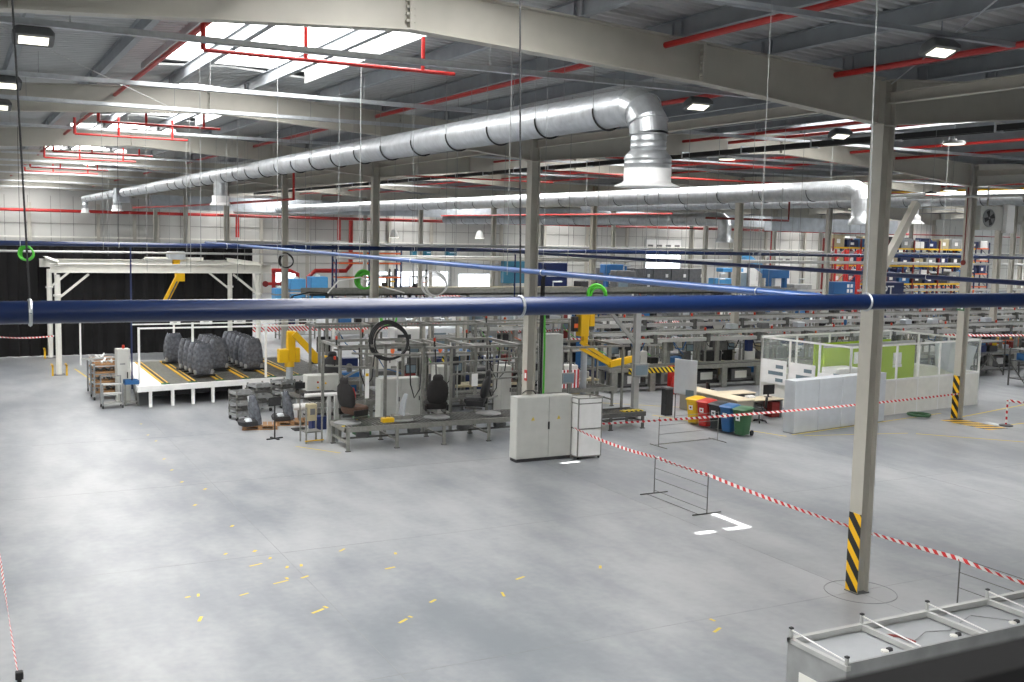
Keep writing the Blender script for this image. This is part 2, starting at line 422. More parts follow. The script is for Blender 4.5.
# rafters
def rafter(x0,y,right_only=False,left_only=False):
    # column to column, local origin at left column line
    t=thing('roof_beam','', 'roof beam',(x0,y,0))
    L=SPX; mid=L/2
    def zb(u):
        d=min(u,L-u)
        return 9.23+(9.66-9.23)*min(d/4.4,1)+(0 if d<4.4 else (9.98-9.66)*(d-4.4)/(mid-4.4))
    def zt(u): return RIDGE-SL*abs(u-mid)
    us=[.12,4.4,mid,L-4.4,L-.12]
    web=MB();top=MB();bot=MB()
    for a,b_ in zip(us,us[1:]):
        vs=[(a,-.008,zb(a)),(b_,-.008,zb(b_)),(b_,-.008,zt(b_)),(a,-.008,zt(a)),(a,.008,zb(a)),(b_,.008,zb(b_)),(b_,.008,zt(b_)),(a,.008,zt(a))]
        web.add(vs,[(0,1,2,3),(4,7,6,5),(0,4,5,1),(2,6,7,3),(1,5,6,2),(0,3,7,4)])
        bot.bar((a,0,zb(a)),(b_,0,zb(b_)),.26,.025); top.bar((a,0,zt(a)),(b_,0,zt(b_)),.26,.025)
    web.build('web','steel',t); top.build('top_flange','steel',t); bot.build('bottom_flange','steel',t)
    for u in (4.4,mid,L-4.4):
        sp=MB().box(u-.03,-.12,zb(u)+.01,u+.03,.12,zt(u)-.01)
        for q in range(5):
            z=zb(u)+.12+(zt(u)-zb(u)-.24)*q/4
            sp.box(u-.07,-.09,z-.02,u+.07,-.05,z+.02)
        sp.build('splice_plate','steel',t)
    return t
proto=None
RAF=[]
for k in range(-1,6):
    for n in range(0,8):
        x0=CX0+SPX*(k-1)+SPX*1-SPX; y=CY0+BY*n
        x0=-3.7+SPX*k
        if y>YW-1: continue
        pts=[(x0+SPX*u/8,y,z) for u in range(9) for z in (9.3,10.4)]
        if not seen(pts,0): continue
        if proto is None: proto=rafter(x0,y); o=proto
        else: o=copy_tree(proto,(x0,y,0))
        o['group']='roof beams between the columns'
        o['label']='%s roof beam from the camera in the %s roof span from the left'%(ORD[n],ORD[k+1])
        if (k,n)==(0,0): o['label']='large pale roof beam crossing the top of the view to the nearest column'
# purlins
mb=MB()
i=0
def purlin(x,cnt):
    z=ztop(x)+.0125
    if x%19.6==0: pass
    mb=MB().ibeam((x,YF,z+.15),(x,YW-.1,z+.15),.30,.13,.012,.01)
    for n in range(0,8):
        y=CY0+BY*n
        if y<YW: mb.box(x-.05,y-.14,z,x+.12,y-.10,z+.26); mb.box(x-.05,y+.10,z,x+.12,y+.14,z+.26)
    return single(mb,'roof_purlin','purlin','%s grey roof purlin from the left, running under the metal deck'%ORD[cnt],'purlin',group='roof purlins')
c=0
for k in range(-1,7):
    for q in range(10):
        x=6.1+SPX*k-9.8+.98+q*1.96
        if x>125: continue
        if seen([(x,y,10.5) for y in (16,20,26,34,45,60,90,110)],0): purlin(x,min(c,48)); c+=1
# cross bridging channels (run across, under the deck)
# eaves tie beam along the column line right of the near column
c=0
for k in (0,1,2):
    x=CX0+SPX*k+.0
    mb=MB().ibeam((x+.1,2.0,9.74),(x+.1,YW-.5,9.74),.22,.18)
    single(mb,'eaves_beam','steel','pale steel tie beam running along the %s'%rows[k],'roof beam')
def rod(p,q,r,label,m='alubright',name='brace_rod'): return single(MB().tube([p,q],r,6),name,m,label,'brace rod')
rod((15.95,15.1,10.0),(11.5,8.8,10.25),.012,'thin diagonal brace rod above the near column head','tray')
rod((.6,19.6,10.2),(5.2,28.6,9.9),.01,'thin diagonal brace rod above the left end of the second roof beam')
rod((2.3,19.2,10.5),(6.2,16,10.6),.01,'thin brace rod under the deck in the top left corner','midgrey')
# ------------------------------------------------------------------ hung services
def ropes(t,pts,r=.006,m='tray',nm='hanger_wire'):
    for p,z in pts: MB().tube([p,(p[0],p[1],z)],r,5).build(nm,m,t)
# trays (light support channels)
TR=[(17.33,9.84,0,15.4,'nearest'),(23.9,9.9,-3,15.4,'second'),(28.1,9.86,-3,15.4,'third'),(36.2,9.9,-3,15.4,'fourth'),(43.6,9.9,-2,15.4,'fifth'),(50.3,9.88,-2,15.4,'sixth'),(56,9.85,-2,15.4,'seventh'),(61.8,9.88,-1,15.4,'eighth'),(70,9.86,0,15.4,'ninth'),(84,9.86,0,15.4,'tenth'),(98,9.86,0,15.4,'eleventh')]
def channel(x0,x1,y,z,w=.1,h=.06):
    mb=MB(); mb.box(x0,y-w/2,z,x1,y+w/2,z+.006).box(x0,y-w/2,z,x1,y-w/2+.006,z+h).box(x0,y+w/2-.006,z,x1,y+w/2,z+h); return mb
for i,(y,z,x0,x1,o) in enumerate(TR):
    t=thing('support_channel','%s galvanized channel from the camera crossing under the left roof'%o,'channel',(0,y,z),group='galvanized channels under the left roof')
    channel(x0,x1,0,0,.15,.09).build('rail','tray',t)
    for x in ([1.6,5,8.5,12] if y<60 else [3,9]):
        if x>x0: MB().tube([(x,0,.02),(x,0,ztop(x)-z+.05)],.006,5).build('hanger_rod','grey',t)
t=thing('support_channel','dark channel crossing the top right corner above the near column','channel',(0,11.4,10.03))
channel(6,24,0,0,.12,.07).build('rail','purlin',t)
for x in(9,13,17): MB().tube([(x,0,.02),(x,0,ztop(x)-10.03+.1)],.012,5).build('hanger_rod','purlin',t)
for i,(y,z,x0,x1) in enumerate([(24.8,9.9,16.2,55),(29.8,9.75,16.2,60),(33.4,9.85,16.2,60),(38,9.9,16.2,60),(47,9.9,16.2,75),(54,9.9,16.2,80),(66,9.9,16.2,90)]):
    t=thing('support_channel','%s galvanized channel from the camera right of the near column row'%ORD[i],'channel',(0,y,z),group='galvanized channels under the right roof')
    channel(x0,x1,0,0,.12,.08).build('rail','tray',t)
    x=x0+2
    while x<min(x1,x0+40): MB().tube([(x,0,.02),(x,0,ztop(x)-z+.05)],.006,5).build('hanger_rod','grey',t); x+=5.2
# flood lamps under channels
def floodlamp(loc,label,rz=0):
    t=thing('high_bay_lamp',label,'ceiling lamp',loc,rz)
    b=MB().loft([(0,0,0,.28,.17,8),(0,0,.06,.29,.18,8),(0,0,.16,.24,.13,8)],16); b.build('housing','midgrey',t,True)
    MB().box(-.2,-.1,-.012,.2,.1,0).build('diffuser','glow',t)
    MB().box(-.02,-.02,.16,.02,.02,.22).build('bracket','tray',t)
    return t
for loc,lb in [((1.1,17.33,9.63),'grey flood lamp with lit panel on the nearest channel at top left'),((1.0,23.9,9.69),'grey flood lamp on the second channel at the left edge'),
    ((1.0,28.1,9.65),'grey flood lamp on the third channel at the left edge'),((13.0,11.4,9.80),'grey flood lamp with lit panel above the near column, top right'),
    ((13.3,17.6,9.6),'lit flood lamp seen beyond the duct elbow'),((19.4,19.9,9.55),'small lit flood lamp left of the near column head')]:
    fo=floodlamp(loc,lb)
    if loc[1]<30: fo.rotation_euler=(-.38,0,.0)
def domelamp(loc,label,s=1):
    t=thing('round_lamp',label,'ceiling lamp',loc,group='round ceiling lamps')
    MB().lathe([(.02,.14),(.06,.14),(.08,.1),(.27,.08),(.3,.0),(.27,0)],18).build('housing','grey',t,True)
    MB().lathe([(.26,-.012),(.26,.0)],18).build('diffuser','glow',t)
    MB().tube([(0,0,.12),(0,0,ztop(loc[0])-loc[2])],.008,5).build('hanger_rod','tray',t)
    return t
for i,(x,y,z) in enumerate([(22.4,28,9.55),(23.4,19.9,9.6),(33,33,9.3),(37,31.5,9.2),(41,36,9.3),(46,44,9.3),(38,46,9.5),(60,60,9.4)]):
    if seen([(x,y,z)]): domelamp((x,y,z),'%s round ceiling lamp from the left among those beyond the near column row'%ORD[i])
for i,(x,y,z) in enumerate([(47.3,98,6.7),(40,103,6.6)]):
    t=thing('wall_lamp','lit hanging lamp near the back wall, %s one'%('right' if i==0 else 'left'),'ceiling lamp',(x,y,z))
    MB().lathe([(.5,-.3),(.3,.3),(.1,.5)],14).build('housing','white',t,True); MB().lathe([(.45,-.33),(.45,-.3)],14).build('diffuser','glow',t)
# ---- main spiral duct
def arc(c,r,a0,a1,n,pl='yz'):
    out=[]
    for i in range(n+1):
        a=a0+(a1-a0)*i/n; out.append((c[0],c[1]+r*math.cos(a),c[2]+r*math.sin(a)))
    return out
def diffuser(t,x,y,ztop_,zbot,r,R):
    h=ztop_-zbot
    MB().lathe([(r,h),(r*1.02,h*.72),(r*.98,h*.7),(r*1.02,h*.62),(r*1.25,h*.5),(r*1.25,h*.22)],28,(x,y,zbot)).build('drop_collar','galv',t,True)
    MB().lathe([(r*1.27,h*.26),(r*1.27,h*.08),(R*.95,h*.03),(R,0),(R*.9,-.0)],28,(x,y,zbot)).build('diffuser','white',t,True,label='white flared air outlet')
t=thing('ventilation_duct','large round spiral duct with elbow and white outlet crossing the upper middle','duct',(10,14.65,9.13))
DR=.305
MB().tube([(0,.42,0),(0,44,-.02)],DR,36,False).build('duct_run','spiral',t,True)
MB().tube([(0,44,-.02),(0,48,-.05),(0,60,-.05)],[DR,.3,.29],28,False).build('duct_run','spiral',t,True)
MB().tube([(0,62,-.05),(0,78,-.05),(0,84,-.05)],[.29,.28,.27],24,False).build('duct_run','spiral',t,True)
pts=[(0,.45,0),(0,.30,-.015),(0,.06,-.1),(0,-.1,-.28),(0,-.14,-.5)]
MB().tube(pts,DR+.005,36,False).build('elbow','galv',t,False,label='plain segmented metal elbow')
sb=MB(); sb.torus((0,.32,0),DR+.006,.01,(0,1,0),32,6); sb.torus((0,.05,-.1),DR+.02,.01,(0,.8,.6),32,6); sb.torus((0,-.1,-.3),DR+.018,.01,(0,.3,.95),32,6); sb.torus((0,-.14,-.5),DR+.005,.012,(0,0,1),32,6); sb.build('seam_ring','galv',t)
MB().lathe([(.29,0),(.29,-.1),(.3,-.12),(.288,-.14),(.288,-.2),(.3,-.22),(.288,-.24),(.288,-.3)],32,(0,-.14,-.48)).build('drop_pipe','galv',t,True)
MB().lathe([(.29,.02),(.37,-.07),(.38,-.1),(.392,-.12),(.38,-.14),(.38,-.18),(.392,-.2),(.38,-.22),(.38,-.28)],32,(0,-.14,-.77)).build('reducer','galv',t,True)
MB().lathe([(.385,0),(.385,-.2),(.4,-.225),(.5,-.27),(.535,-.285),(.535,-.3),(.48,-.29)],36,(0,-.14,-1.04)).build('air_outlet','white_plastic',t,True,label='large white flared air outlet')
for y in [1.1+2.05*i for i in range(21)]+[46+3*i for i in range(5)]+[63+3.5*i for i in range(6)]:
    r=DR if y<44 else .3 if y<60 else .29
    MB().torus((0,y,-.02),r+.01,.018,(0,1,0),24,5,-.1,PI*1.03).build('hanger_band','black',t)
    if y<46: MB().tube([(r,y,0),(r,y,ztop(10)-9.13)],.005,5).build('hanger_wire','grey',t); MB().tube([(-r,y,0),(-r,y,ztop(9.6)-9.13)],.005,5).build('hanger_wire','grey',t)
for yy,s in ((31.2,.95),(63.5,.85),(83.6,.8)):
    r=.3*s
    MB().lathe([(r,0),(r,-.32),(r*1.06,-.34),(r,-.36),(r,-.62)],24,(0,yy,-.25)).build('drop_pipe','galv',t,True)
    MB().lathe([(r*1.25,0),(r*1.25,-.28),(r*1.6,-.38),(r*1.6,-.4)],28,(0,yy,-.85)).build('air_outlet','white_plastic',t,True,label='white flared air outlet')
MB().cbox(0,61,-.7,.9,1.3,.95).build('junction_box','galvdull',t,label='wrapped square junction box')
# ---- round duct on the right (two)
def duct(name,label,x,y0,y1,z,r,outs=(),elbow=True,m='spiral'):
    t=thing('ventilation_duct',label,'duct',(x,y0,z))
    MB().tube([(0,r*1.3,0),(0,y1-y0,0)],r,24,False).build('duct_run',m,t,True)
    if elbow:
        MB().tube([(0,r*1.4,0),(0,r*.7,-.03),(0,r*.1,-r*.35),(0,-.12*r,-r),(0,-.15*r,-r*2.0)],r*1.01,24,False).build('elbow','galv',t)
        MB().lathe([(r,0),(r*1.0,-r*.8),(r*1.25,-r*1.1),(r*1.25,-r*1.5)],24,(0,-.15*r,-r*1.9)).build('drop_pipe','galv',t,True)
    y=2.2
    while y<min(y1-y0,40):
        MB().torus((0,y,0),r+.008,.018,(0,1,0),20,5,-.1,PI*1.03).build('hanger_band','charcoal',t); y+=2.4
    for yy in outs:
        MB().lathe([(r*.75,0),(r*.75,-.5),(r*1.1,-.6),(r*1.1,-.8),(r*1.7,-.95),(r*1.7,-.98)],24,(0,yy,-r*.8)).build('air_outlet','white_plastic',t,True)
    return t
duct('d','round spiral duct with elbow ending just left of the near column',26,25.6,112,8.65,.33)
duct('d','round spiral duct passing behind the near column to the right edge',45,22,74,9.24,.36,(18.6,),False)
duct('d','low round duct bending down under the longer round duct',40,50,90,8.1,.4)
# rectangular duct across the back
t=thing('rectangular_duct','long grey rectangular duct crossing before the back wall','duct',(0,96,8.35))
for i,x in enumerate(range(15,95,5)):
    MB().box(x,-.5,0,x+4.94,.5,1.2).build('duct_section','galvdull',t)
    MB().box(x+4.9,-.56,-.05,x+5.0,.56,1.25).build('flange','galv',t)
t=thing('rectangular_duct','pale rectangular duct under the round duct behind the near column','duct',(52,60,7.6))
for i in range(5):
    MB().box(i*2.5,-.4,0,i*2.5+2.46,.4,1.0).build('duct_section','galvdull',t)
# pipes
def pipe(pts,r,m,label,name='pipe',n=10,clamps=(),drops=(),group=None):
    t=thing(name,label,'pipe',(0,0,0),group=group)
    MB().tube(pts,r,n).build('pipe_run',m,t,True)
    for c in clamps:
        MB().torus(c[0],r+.008,r*.16,c[1],18,5).build('clamp','galv',t)
        if len(c)>2: MB().tube([ (c[0][0],c[0][1],c[0][2]+r),c[2]],.009 if r>.08 else .004,6).build('hanger_wire','charcoal' if c[0][0]<8 and r>.08 else 'grey',t)
    for p,q,rr in drops: MB().tube([p,q],rr,8).build('branch',m,t)
    return t
# blue compressed air mains
Y1=9.62; ZP=6.258
pipe([(-3,Y1,ZP),(22,Y1,ZP)],.096,'blue','thick blue pipe crossing the whole view in the foreground','blue_pipe',28,
  clamps=[((.54,Y1,ZP),(1,0,0),(.41,Y1,10.4)),((5.12,Y1,ZP),(1,0,0),(5.0,Y1,10.6)),((9.94,Y1,ZP),(1,0,0),(9.83,Y1,10.5))])
pipe([(9.35,Y1,ZP),(9.5,Y1+.35,6.3),(9.5,14,6.3),(9.5,46.5,6.31)],.052,'bluepale','slim blue pipe running away from the thick foreground pipe','blue_pipe',14,
  clamps=[((9.5,y,6.3),(0,1,0),(9.5,y,10.5)) for y in (11.1,17.0,23.3,33)])
pipe([(-3,40.3,6.27),(70,40.3,6.27)],.085,'blue','dark blue pipe crossing at mid distance behind the slim pipe','blue_pipe',12,
  clamps=[((x,40.3,6.27),(1,0,0),(x,40.3,10.3)) for x in (2,5.2,9,12,16.5,20,24.6,29,34,41)])
pipe([(18.6,34.5,6.3),(18.4,24,6.3),(17.4,12,6.3)],.05,'navy','slim dark blue pipe passing behind the near column to the right','blue_pipe',12,
  clamps=[((18.4,26,6.3),(0,1,0),(18.4,26,10.0)),((17.7,15.5,6.3),(0,1,0),(17.7,15.5,10.0))])
pipe([(18.6,34.5,6.3),(18.6,40.3,6.3)],.05,'navy','short dark blue link pipe behind the second column','blue_pipe',10)
# vertical blue drops
pipe([(6.02,43.4,6.2),(6.02,43.4,.6)],.03,'navy','thin blue drop pipe beside the grey control cabinet on the left','blue_pipe',8)
pipe([(18.9,36,6.2),(18.9,36,4.0)],.03,'navy','thin blue drop pipe right of the second column','blue_pipe',8)
# white pipes / busbars
pipe([(-4,52,5.72),(60,52,5.62)],.05,'alubright','white pipe crossing above the white gantry','white_pipe',8,clamps=[((x,52,5.7),(1,0,0),(x,52,10)) for x in (3,7.2,13,20,28)])
pipe([(15,70,6.0),(130,70,6.0)],.09,'grey','grey busbar crossing high in the right background','busbar',8)
pipe([(19,58,5.4),(90,58,5.4)],.09,'alubright','pale pipe crossing in the middle background','white_pipe',8)
pipe([(31,27.5,8.72),(31,38,8.72)],.06,'alubright','white pipe starting right of the near column near the slanted brace','white_pipe',8)
pipe([(34,24,8.78),(34,31,8.78)],.06,'alubright','white pipe at the right edge under the round duct','white_pipe',8)
pipe([(50,34,9.92),(50,110,9.92)],.1,'yellow','yellow gas pipe behind the near column','yellow_pipe',10)
# black cable ladder
t=thing('cable_tray','long black cable tray running back under the right roof','cable tray',(21.5,16,0))
for s in(-.12,.12): MB().box(s-.02,-4,9.6,s+.02,70,9.74).build('side_rail','black',t)
for y in range(1,80,2):
    pass
MB().box(-.1,-4,9.62,.1,70,9.66).build('tray_bed','black',t)
for y in range(1,50,3): MB().box(-.16,y,9.57,.16,y+.05,9.8).build('bracket','tray',t)
# red sprinkler mains along the purlins
c=0
for x,z,r in [(3.72,10.27,.05),(10.75,10.22,.055),(14.6,10.06,.055),(21.5,10.15,.05),(23.4,10.22,.05),(29.0,10.2,.05),(31.2,10.1,.05),(40.5,10.1,.05),(43.2,10.2,.05),(50,10.2,.05),(61,10.15,.05)]:
    pipe([(x,9,z),(x,110,z)],r,'red','%s red sprinkler main from the left running along under the roof'%ORD[c],'sprinkler_pipe',8,group='red sprinkler mains under the roof'); c+=1
# sprinkler branches under skylights
for i,(y,x0,x1,z) in enumerate([(17.95,3.65,8.1,9.83),(31.2,3.55,6.8,9.75),(36.0,3.4,6.8,9.75),(45.4,3.5,7.2,9.75),(50,3.5,7.2,9.75),(59.5,3.5,7.2,9.75),(64,3.5,7.2,9.75)]):
    dr=[((x0,y,z),(x0,y,10.25),.045)]+[((x0+(x1-x0)*f,y,z),(x0+(x1-x0)*f,y,z+.6),.035) for f in (.38,.86)]
    pipe([(x0,y,z),(x1,y,z)],.034,'red','%s red sprinkler branch from the camera hanging below the left skylights'%ORD[i],'sprinkler_branch',8,drops=dr,group='sprinkler branches under the left skylights')
for i,(x0,x1,y,z) in enumerate([(19,27,30,9.55),(20,33,36,9.4),(27,33,40,9.2),(36,47,37,9.3),(17,25,44,9.4)]):
    pipe([(x0,y,z),(x1,y,z)],.035,'pinkred','%s slim red sprinkler line from the camera under the right roof'%ORD[i],'sprinkler_branch',8,group='sprinkler lines under the right roof')
pipe([(12.6,44,10.1),(12.6,44,8.2),(11.6,60,8.1),(10.6,75,8.1)],.055,'red','red pipe dropping beside the main duct then running back','sprinkler_pipe',8)
pipe([(-6,112.6,8.15),(125,112.6,8.15)],.16,'red','long red pipe running along the top of the back wall','sprinkler_pipe',10)
pipe([(20,93,7.95),(125,93,7.95)],.07,'darkred','thin dark red pipe along the underside of the rectangular duct','sprinkler_pipe',8)
pipe([(29,40,8.05),(29,66,8.05)],.045,'red','thin red pipe below the right round duct','sprinkler_pipe',8)
for i,(x,z0) in enumerate([(26.2,5.9),(37.2,5.8),(70,1.0),(98,2)]):
    pipe([(x,112.3,8.1),(x,112.3,z0)],.2 if i<2 else .12,'red','%s vertical red riser from the left on the back wall'%ORD[i],'sprinkler_riser',10,group='red risers on the back wall')
pipe([(39.5,44,9.2),(39.5,44,8.0),(34,44,8.0)],.06,'darkred','dark red pipe bend above the glazed booth','sprinkler_pipe',8)
# red pump manifold far left middle
t=thing('pump_manifold','red pump pipework beside the blue tanks near the back wall','pump',(26.8,104,0))
MB().tube([(0,0,2.8),(2.6,0,2.8),(3.4,0,2.5),(3.4,0,0)],.2,10).build('manifold_pipe','red',t,True)
MB().tube([(1.0,0,2.8),(1.0,0,0)],.2,10).build('riser','red',t,True); MB().tube([(0,0,1.5),(3.4,0,1.5)],.16,10).build('cross_pipe','red',t,True)
MB().tube([(4.5,0,0.8),(4.5,0,2.2),(5.2,0,2.8),(8.4,0,2.8),(8.9,0,3.4),(8.9,0,7.9)],.22,10).build('discharge_pipe','red',t,True)
for x in (.1,1.8,3): MB().lathe([(.3,-.06),(.3,.06)],12,(x,-.3,1.5),'y').build('valve_wheel','darkred',t)
# blue tanks
for i,(x,h,w) in enumerate([(28.9,2.2,1.5),(31.0,2.4,1.7),(27.3,1.3,1.2)]):
    t=thing('tank_unit','%s pale blue tank unit from the left near the red pump pipes'%ORD[[1,2,0][i]],'tank',(x,100,0))
    MB().bbox(-w/2,-.7,.1,w/2,.7,h,.06).build('tank','skyblue',t); MB().box(-w/2-.03,-.75,h*.5,w/2+.03,.75,h*.5+.12).build('band','grey',t)
    MB().lathe([(.25,0),(.25,.15),(.1,.2)],12,(0,0,h)).build('cap','white',t)
# brace and fan right of near column
single(MB().bar((30.6,29.2,5.5),(32.5,29.2,8.5),.26,.26,(0,1,0)),'slanted_brace','steel','slanted grey brace seen right behind the near column','brace')
t=thing('fan_unit','white square fan heater hanging at the upper right','fan heater',(36.6,29.2,7.55))
MB().bbox(-.75,-.2,0,.6,.35,.95,.03).build('casing','cab',t)
MB().lathe([(.36,0),(.36,-.02),(.31,-.03),(.31,-.01)],24,(-.25,-.2,.48),'y').build('fan_ring','grey',t)
fb=MB()
for k in range(4):
    a=k*PI/2+.4; s0=len(fb.v); fb.prism([(0.04,-.05),(.29,-.12),(.29,.08),(.04,.05)],-.01,.01); fb.rot(rx=PI/2+.0,start=s0); 
    for i in range(s0,len(fb.v)):
        x,y,z=fb.v[i]; fb.v[i]=(x*math.cos(a)-z*math.sin(a)-.25,-.225+y*.0-.01*(i%2),x*math.sin(a)+z*math.cos(a)+.48)
fb.build('fan_blades','charcoal',t)
MB().bbox(.62,-.32,-.1,1.15,-.1,1.05,.04).rot(0,0,0).build('air_guide','white',t); MB().tube([(0,.1,.95),(0,.1,2.4)],.03,6).build('support','steel',t)
# random hanger wires far (each thing): thin wires that hang to lines below
c=0
for (x,y,z0) in [(8.2,15.9,6.3),(7.0,30,5.5),(6.3,33,5.6),(9.4,31,5.6),(9.9,36,5.6),(3.6,31,6.3),(12.0,27,5.8),(11.4,25,6.3),(13.2,22.4,6.3),(14.6,20.7,6.4),(14.3,28,5.4),(15.2,22,6),(11.7,44,6.3),(17.9,24,6),(20.5,26,5.5),(22,24,6.3),(9.0,42,6.3),(19.4,31,5.6),(25.5,33,5.5),(27,31,5.2),(24,28,5.5),(30,30,6.3),(33,28,6.3),(36,32,6),(28,24,6.3),(6,50,5.6),(12,50,5),(17,48,5),(24,44,5),(31,45,5),(38,42,5),(44,44,5),(4.4,22,6.3),(6.5,24,6.3),(7.4,21,6.3),(5.5,36,5.5),(7.5,40,5.5),(8.6,26,5.8),(12.8,31,5.3),(13.6,35,5.3),(15.0,33,5.3),(16.8,20,6.3),(19.5,22,6.3),(21,31,5.3),(23,36,5.3),(26,27,5.8),(29,34,5.3),(31,25.5,6.3),(34,35,5.3),(4.9,60,6.0),(8,66,5.5),(10,58,5.5)]:
    single(MB().tube([(x,y,z0),(x,y,ztop(x)+.05)],.007,5),'hanger_wire','grey','thin vertical hanger wire dropping from the roof','wire',group='thin hanger wires from the roof'); c+=1
# ================================================================== floor-level things
# floor joints and ring round the near column
j=MB()
for y in (15.2,22.2,29.2,36.2,43.2,57.2): j.box(-10,y-.006,.0005,60,y+.006,.002)
for x in (-3.7,6.1,15.9,25.7,35.5,45.3): j.box(x-.006,0,.0005,x+.006,80,.002)
struct('trim_93',j,'grey')
single(MB().torus((0,0,.003),.7,.007,(0,0,1),48,4),'floor_ring','grey','thin round joint cut in the floor round the foot of the near column','floor joint',(15.95,15.15,0))
# floor tape
tapes=[(3.73,18.92,.25,.06,1.2),(3.75,20.17,.1,.06,.2),(3.95,20.2,.16,.05,1.4),(5.76,18.46,.3,.06,.5),(5.95,18.6,.12,.06,2),(7.0,17.36,.25,.06,.6),(7.2,17.5,.1,.05,2),(5.58,20.32,.34,.05,.3),(5.75,20.5,.12,.06,1.6),(7.88,20.3,.24,.06,.2),(10.07,18.64,.26,.06,.4),(5.79,21.94,.12,.06,1.2),
 (5.4,21.6,.3,.05,.3),(7.37,21.89,.22,.05,.7),(11.97,18.6,.2,.06,1),(11.96,14.66,.28,.06,.5),(12.2,15.1,.14,.06,1.7),(6.1,20.44,.2,.06,.5),(6.25,21.2,.15,.06,1.3),(5.95,21.2,.14,.06,1.2),(8.35,21.2,.14,.06,1.3),(7.9,18.1,.2,.06,.6),(9.3,17.9,.25,.05,1.3),(5.0,22.6,.12,.06,1),(4.75,19.9,.2,.05,.4)]
# dotted corner marks running back to the left
q=[(205,489,.14),(195,505,.14),(182,482,.12),(172,470,.12),(164,459,.12),(156,441,.11),(148,435,.11),(141,424,.1),(232,526,.14),(255,551,.14)]
def fl(px,py,z=0):
    d=RX*((px-512)/FPX)+DY*((py-341)/FPX)+F_; t=(z-CAMZ)/d.z; return (d.x*t,d.y*t)
for a,b_,s_ in q:
    x,y=fl(a,b_); tapes.append((round(x,2),round(y,2),s_,.07,1.0))
tapes.sort(key=lambda a:a[1])
for i,(x,y,l,w,a) in enumerate(tapes):
    single(MB().box(-l/2,-w/2,0.0008,l/2,w/2,.0022),'floor_tape_mark','yellowtape','small yellow tape mark on the open grey floor, %s nearest to the camera'%ORD[i],'floor mark',(x,y,0),a,'yellow tape marks on the open floor')
def line(x0,y0,x1,y1,w,m,label):
    L=math.hypot(x1-x0,y1-y0); return single(MB().box(0,-w/2,.0008,L,w/2,.0025),'floor_line',m,label,'floor line',(x0,y0,0),math.atan2(y1-y0,x1-x0))
line(26.2,28.75,24.2,34.2,.09,'yellowtape','yellow floor line running past the recycling bins')
line(26.6,28.9,36,30.4,.08,'yellowtape','yellow floor line at the foot of the grey partition')
line(31.2,27.4,36.0,22.4,.1,'yellowtape','yellow floor line from the booth toward the right edge')
line(35.9,29.4,44,31.3,.1,'yellowtape','yellow floor line behind the striped column on the right')
line(36,27.4,42,27.8,.1,'yellowtape','yellow floor line under the red and white post')
line(22.6,38.6,27.0,34.9,.09,'yellowtape','yellow floor line before the overhead rail row')
line(31.0,27.6,26.9,28.6,.07,'yellowtape','faint yellow floor line near the grey partition')
line(5.0,55,5.6,46.5,.08,'yellowtape','yellow floor line left of the parts racks')
line(9.6,33.2,10.6,31.7,.06,'yellowtape','yellow floor line round the small machine left of the seat line')
single(MB().box(0,0,.0008,1.05,2.3,.0026),'floor_hazard_mat','hazfloor','black and yellow hazard striped strip on the floor before the striped column','floor mark',(34.55,26.9,0),0)
# ---- generic parts
def tape(p,q_,label,sag=.12,w=.085,twist=.6,cat='barrier tape'):
    p=Vector(p);q_=Vector(q_); d=q_-p; L=math.hypot(d.x,d.y); rz=math.atan2(d.y,d.x); n=max(8,int(L/.5)); mb=MB(); vs=[];fs=[]
    for i in range(n+1):
        f=i/n; z=d.z*f-4*sag*f*(1-f); a=twist*math.sin(f*5.5+L); dy=math.sin(a)*w/2; dz=math.cos(a)*w/2
        x=L*f; vs+=[(x,-dy,z-dz),(x,dy,z+dz),(x,dy+.002,z+dz),(x,-dy+.002,z-dz)]
    for i in range(n):
        for k in range(4): l=(k+1)%4; fs.append((i*4+k,i*4+l,i*4+4+l,i*4+4+k))
    mb.add(vs,fs); return single(mb,'barrier_tape','tape',label,cat,p,rz)
def wire_barrier(x,y,L,axis,label,m='darkalu'):
    # upright wire rack with two feet; local x along its length
    t=thing('wire_barrier',label,'barrier',(x,y,0),axis)
    for e in (0,L):
        MB().tube([(e,0,0.02),(e,0,1.02)],.014,6).build('post',m,t)
        MB().tube([(e,-.45,.02),(e,.45,.02)],.016,6).build('foot',m,t)
    for z in (1.0,.72,.42,.1): MB().tube([(0,0,z),(L,0,z)],.008,5).build('crosswire',m,t)
    MB().tube([(0,.25,.02),(L,.25,.02)],.008,5).build('crosswire',m,t)
    return t
wire_barrier(16.8,21.2,2.32,PI/2,'wire barrier standing before the white L-shaped sun patch, left of the near column')
wire_barrier(20.72,28.85,2.6,.06,'pale wire barrier standing before the recycling bins','alu')
wire_barrier(16.95,11.2,2.45,PI/2,'wire barrier at the right edge below the near column')
tape((17.0,28.2,1.0),(16.85,23.5,1.0),'red and white tape from the electrical cabinet to the wire barrier',.08)
tape((16.85,23.5,1.0),(16.85,21.2,1.0),'red and white tape along the top of the wire barrier left of the near column',.02)
tape((16.85,21.2,1.0),(16.9,13.65,1.0),'red and white tape passing behind the near column',.1)
tape((16.9,13.65,1.0),(17.0,10.9,.98),'red and white tape running off the right edge over a wire barrier',.06)
tape((18.0,28.3,1.04),(35.3,29.0,1.05),'long red and white tape crossing before the bins and partition to the striped column',.1)
tape((36.05,27.35,1.0),(37.2,24.5,1.0),'red and white tape running right from the banded post',.06,.1)
tape((47,34.0,1.7),(52,30.5,1.75),'red and white tape before the tall shelving at the right edge',.1,.12)
tape((46,39,2.2),(58,36,2.4),'red and white tape further back among the shelving at the right edge',.1,.12)
tape((.58,21.5,1.0),(.6,15.25,1.0),'thin red and white tape along the left edge of the floor',.04,.05)
tape((23,60,3.3),(34,61,3.2),'red and white tape above the machines behind the overhead rails',.2,.16)
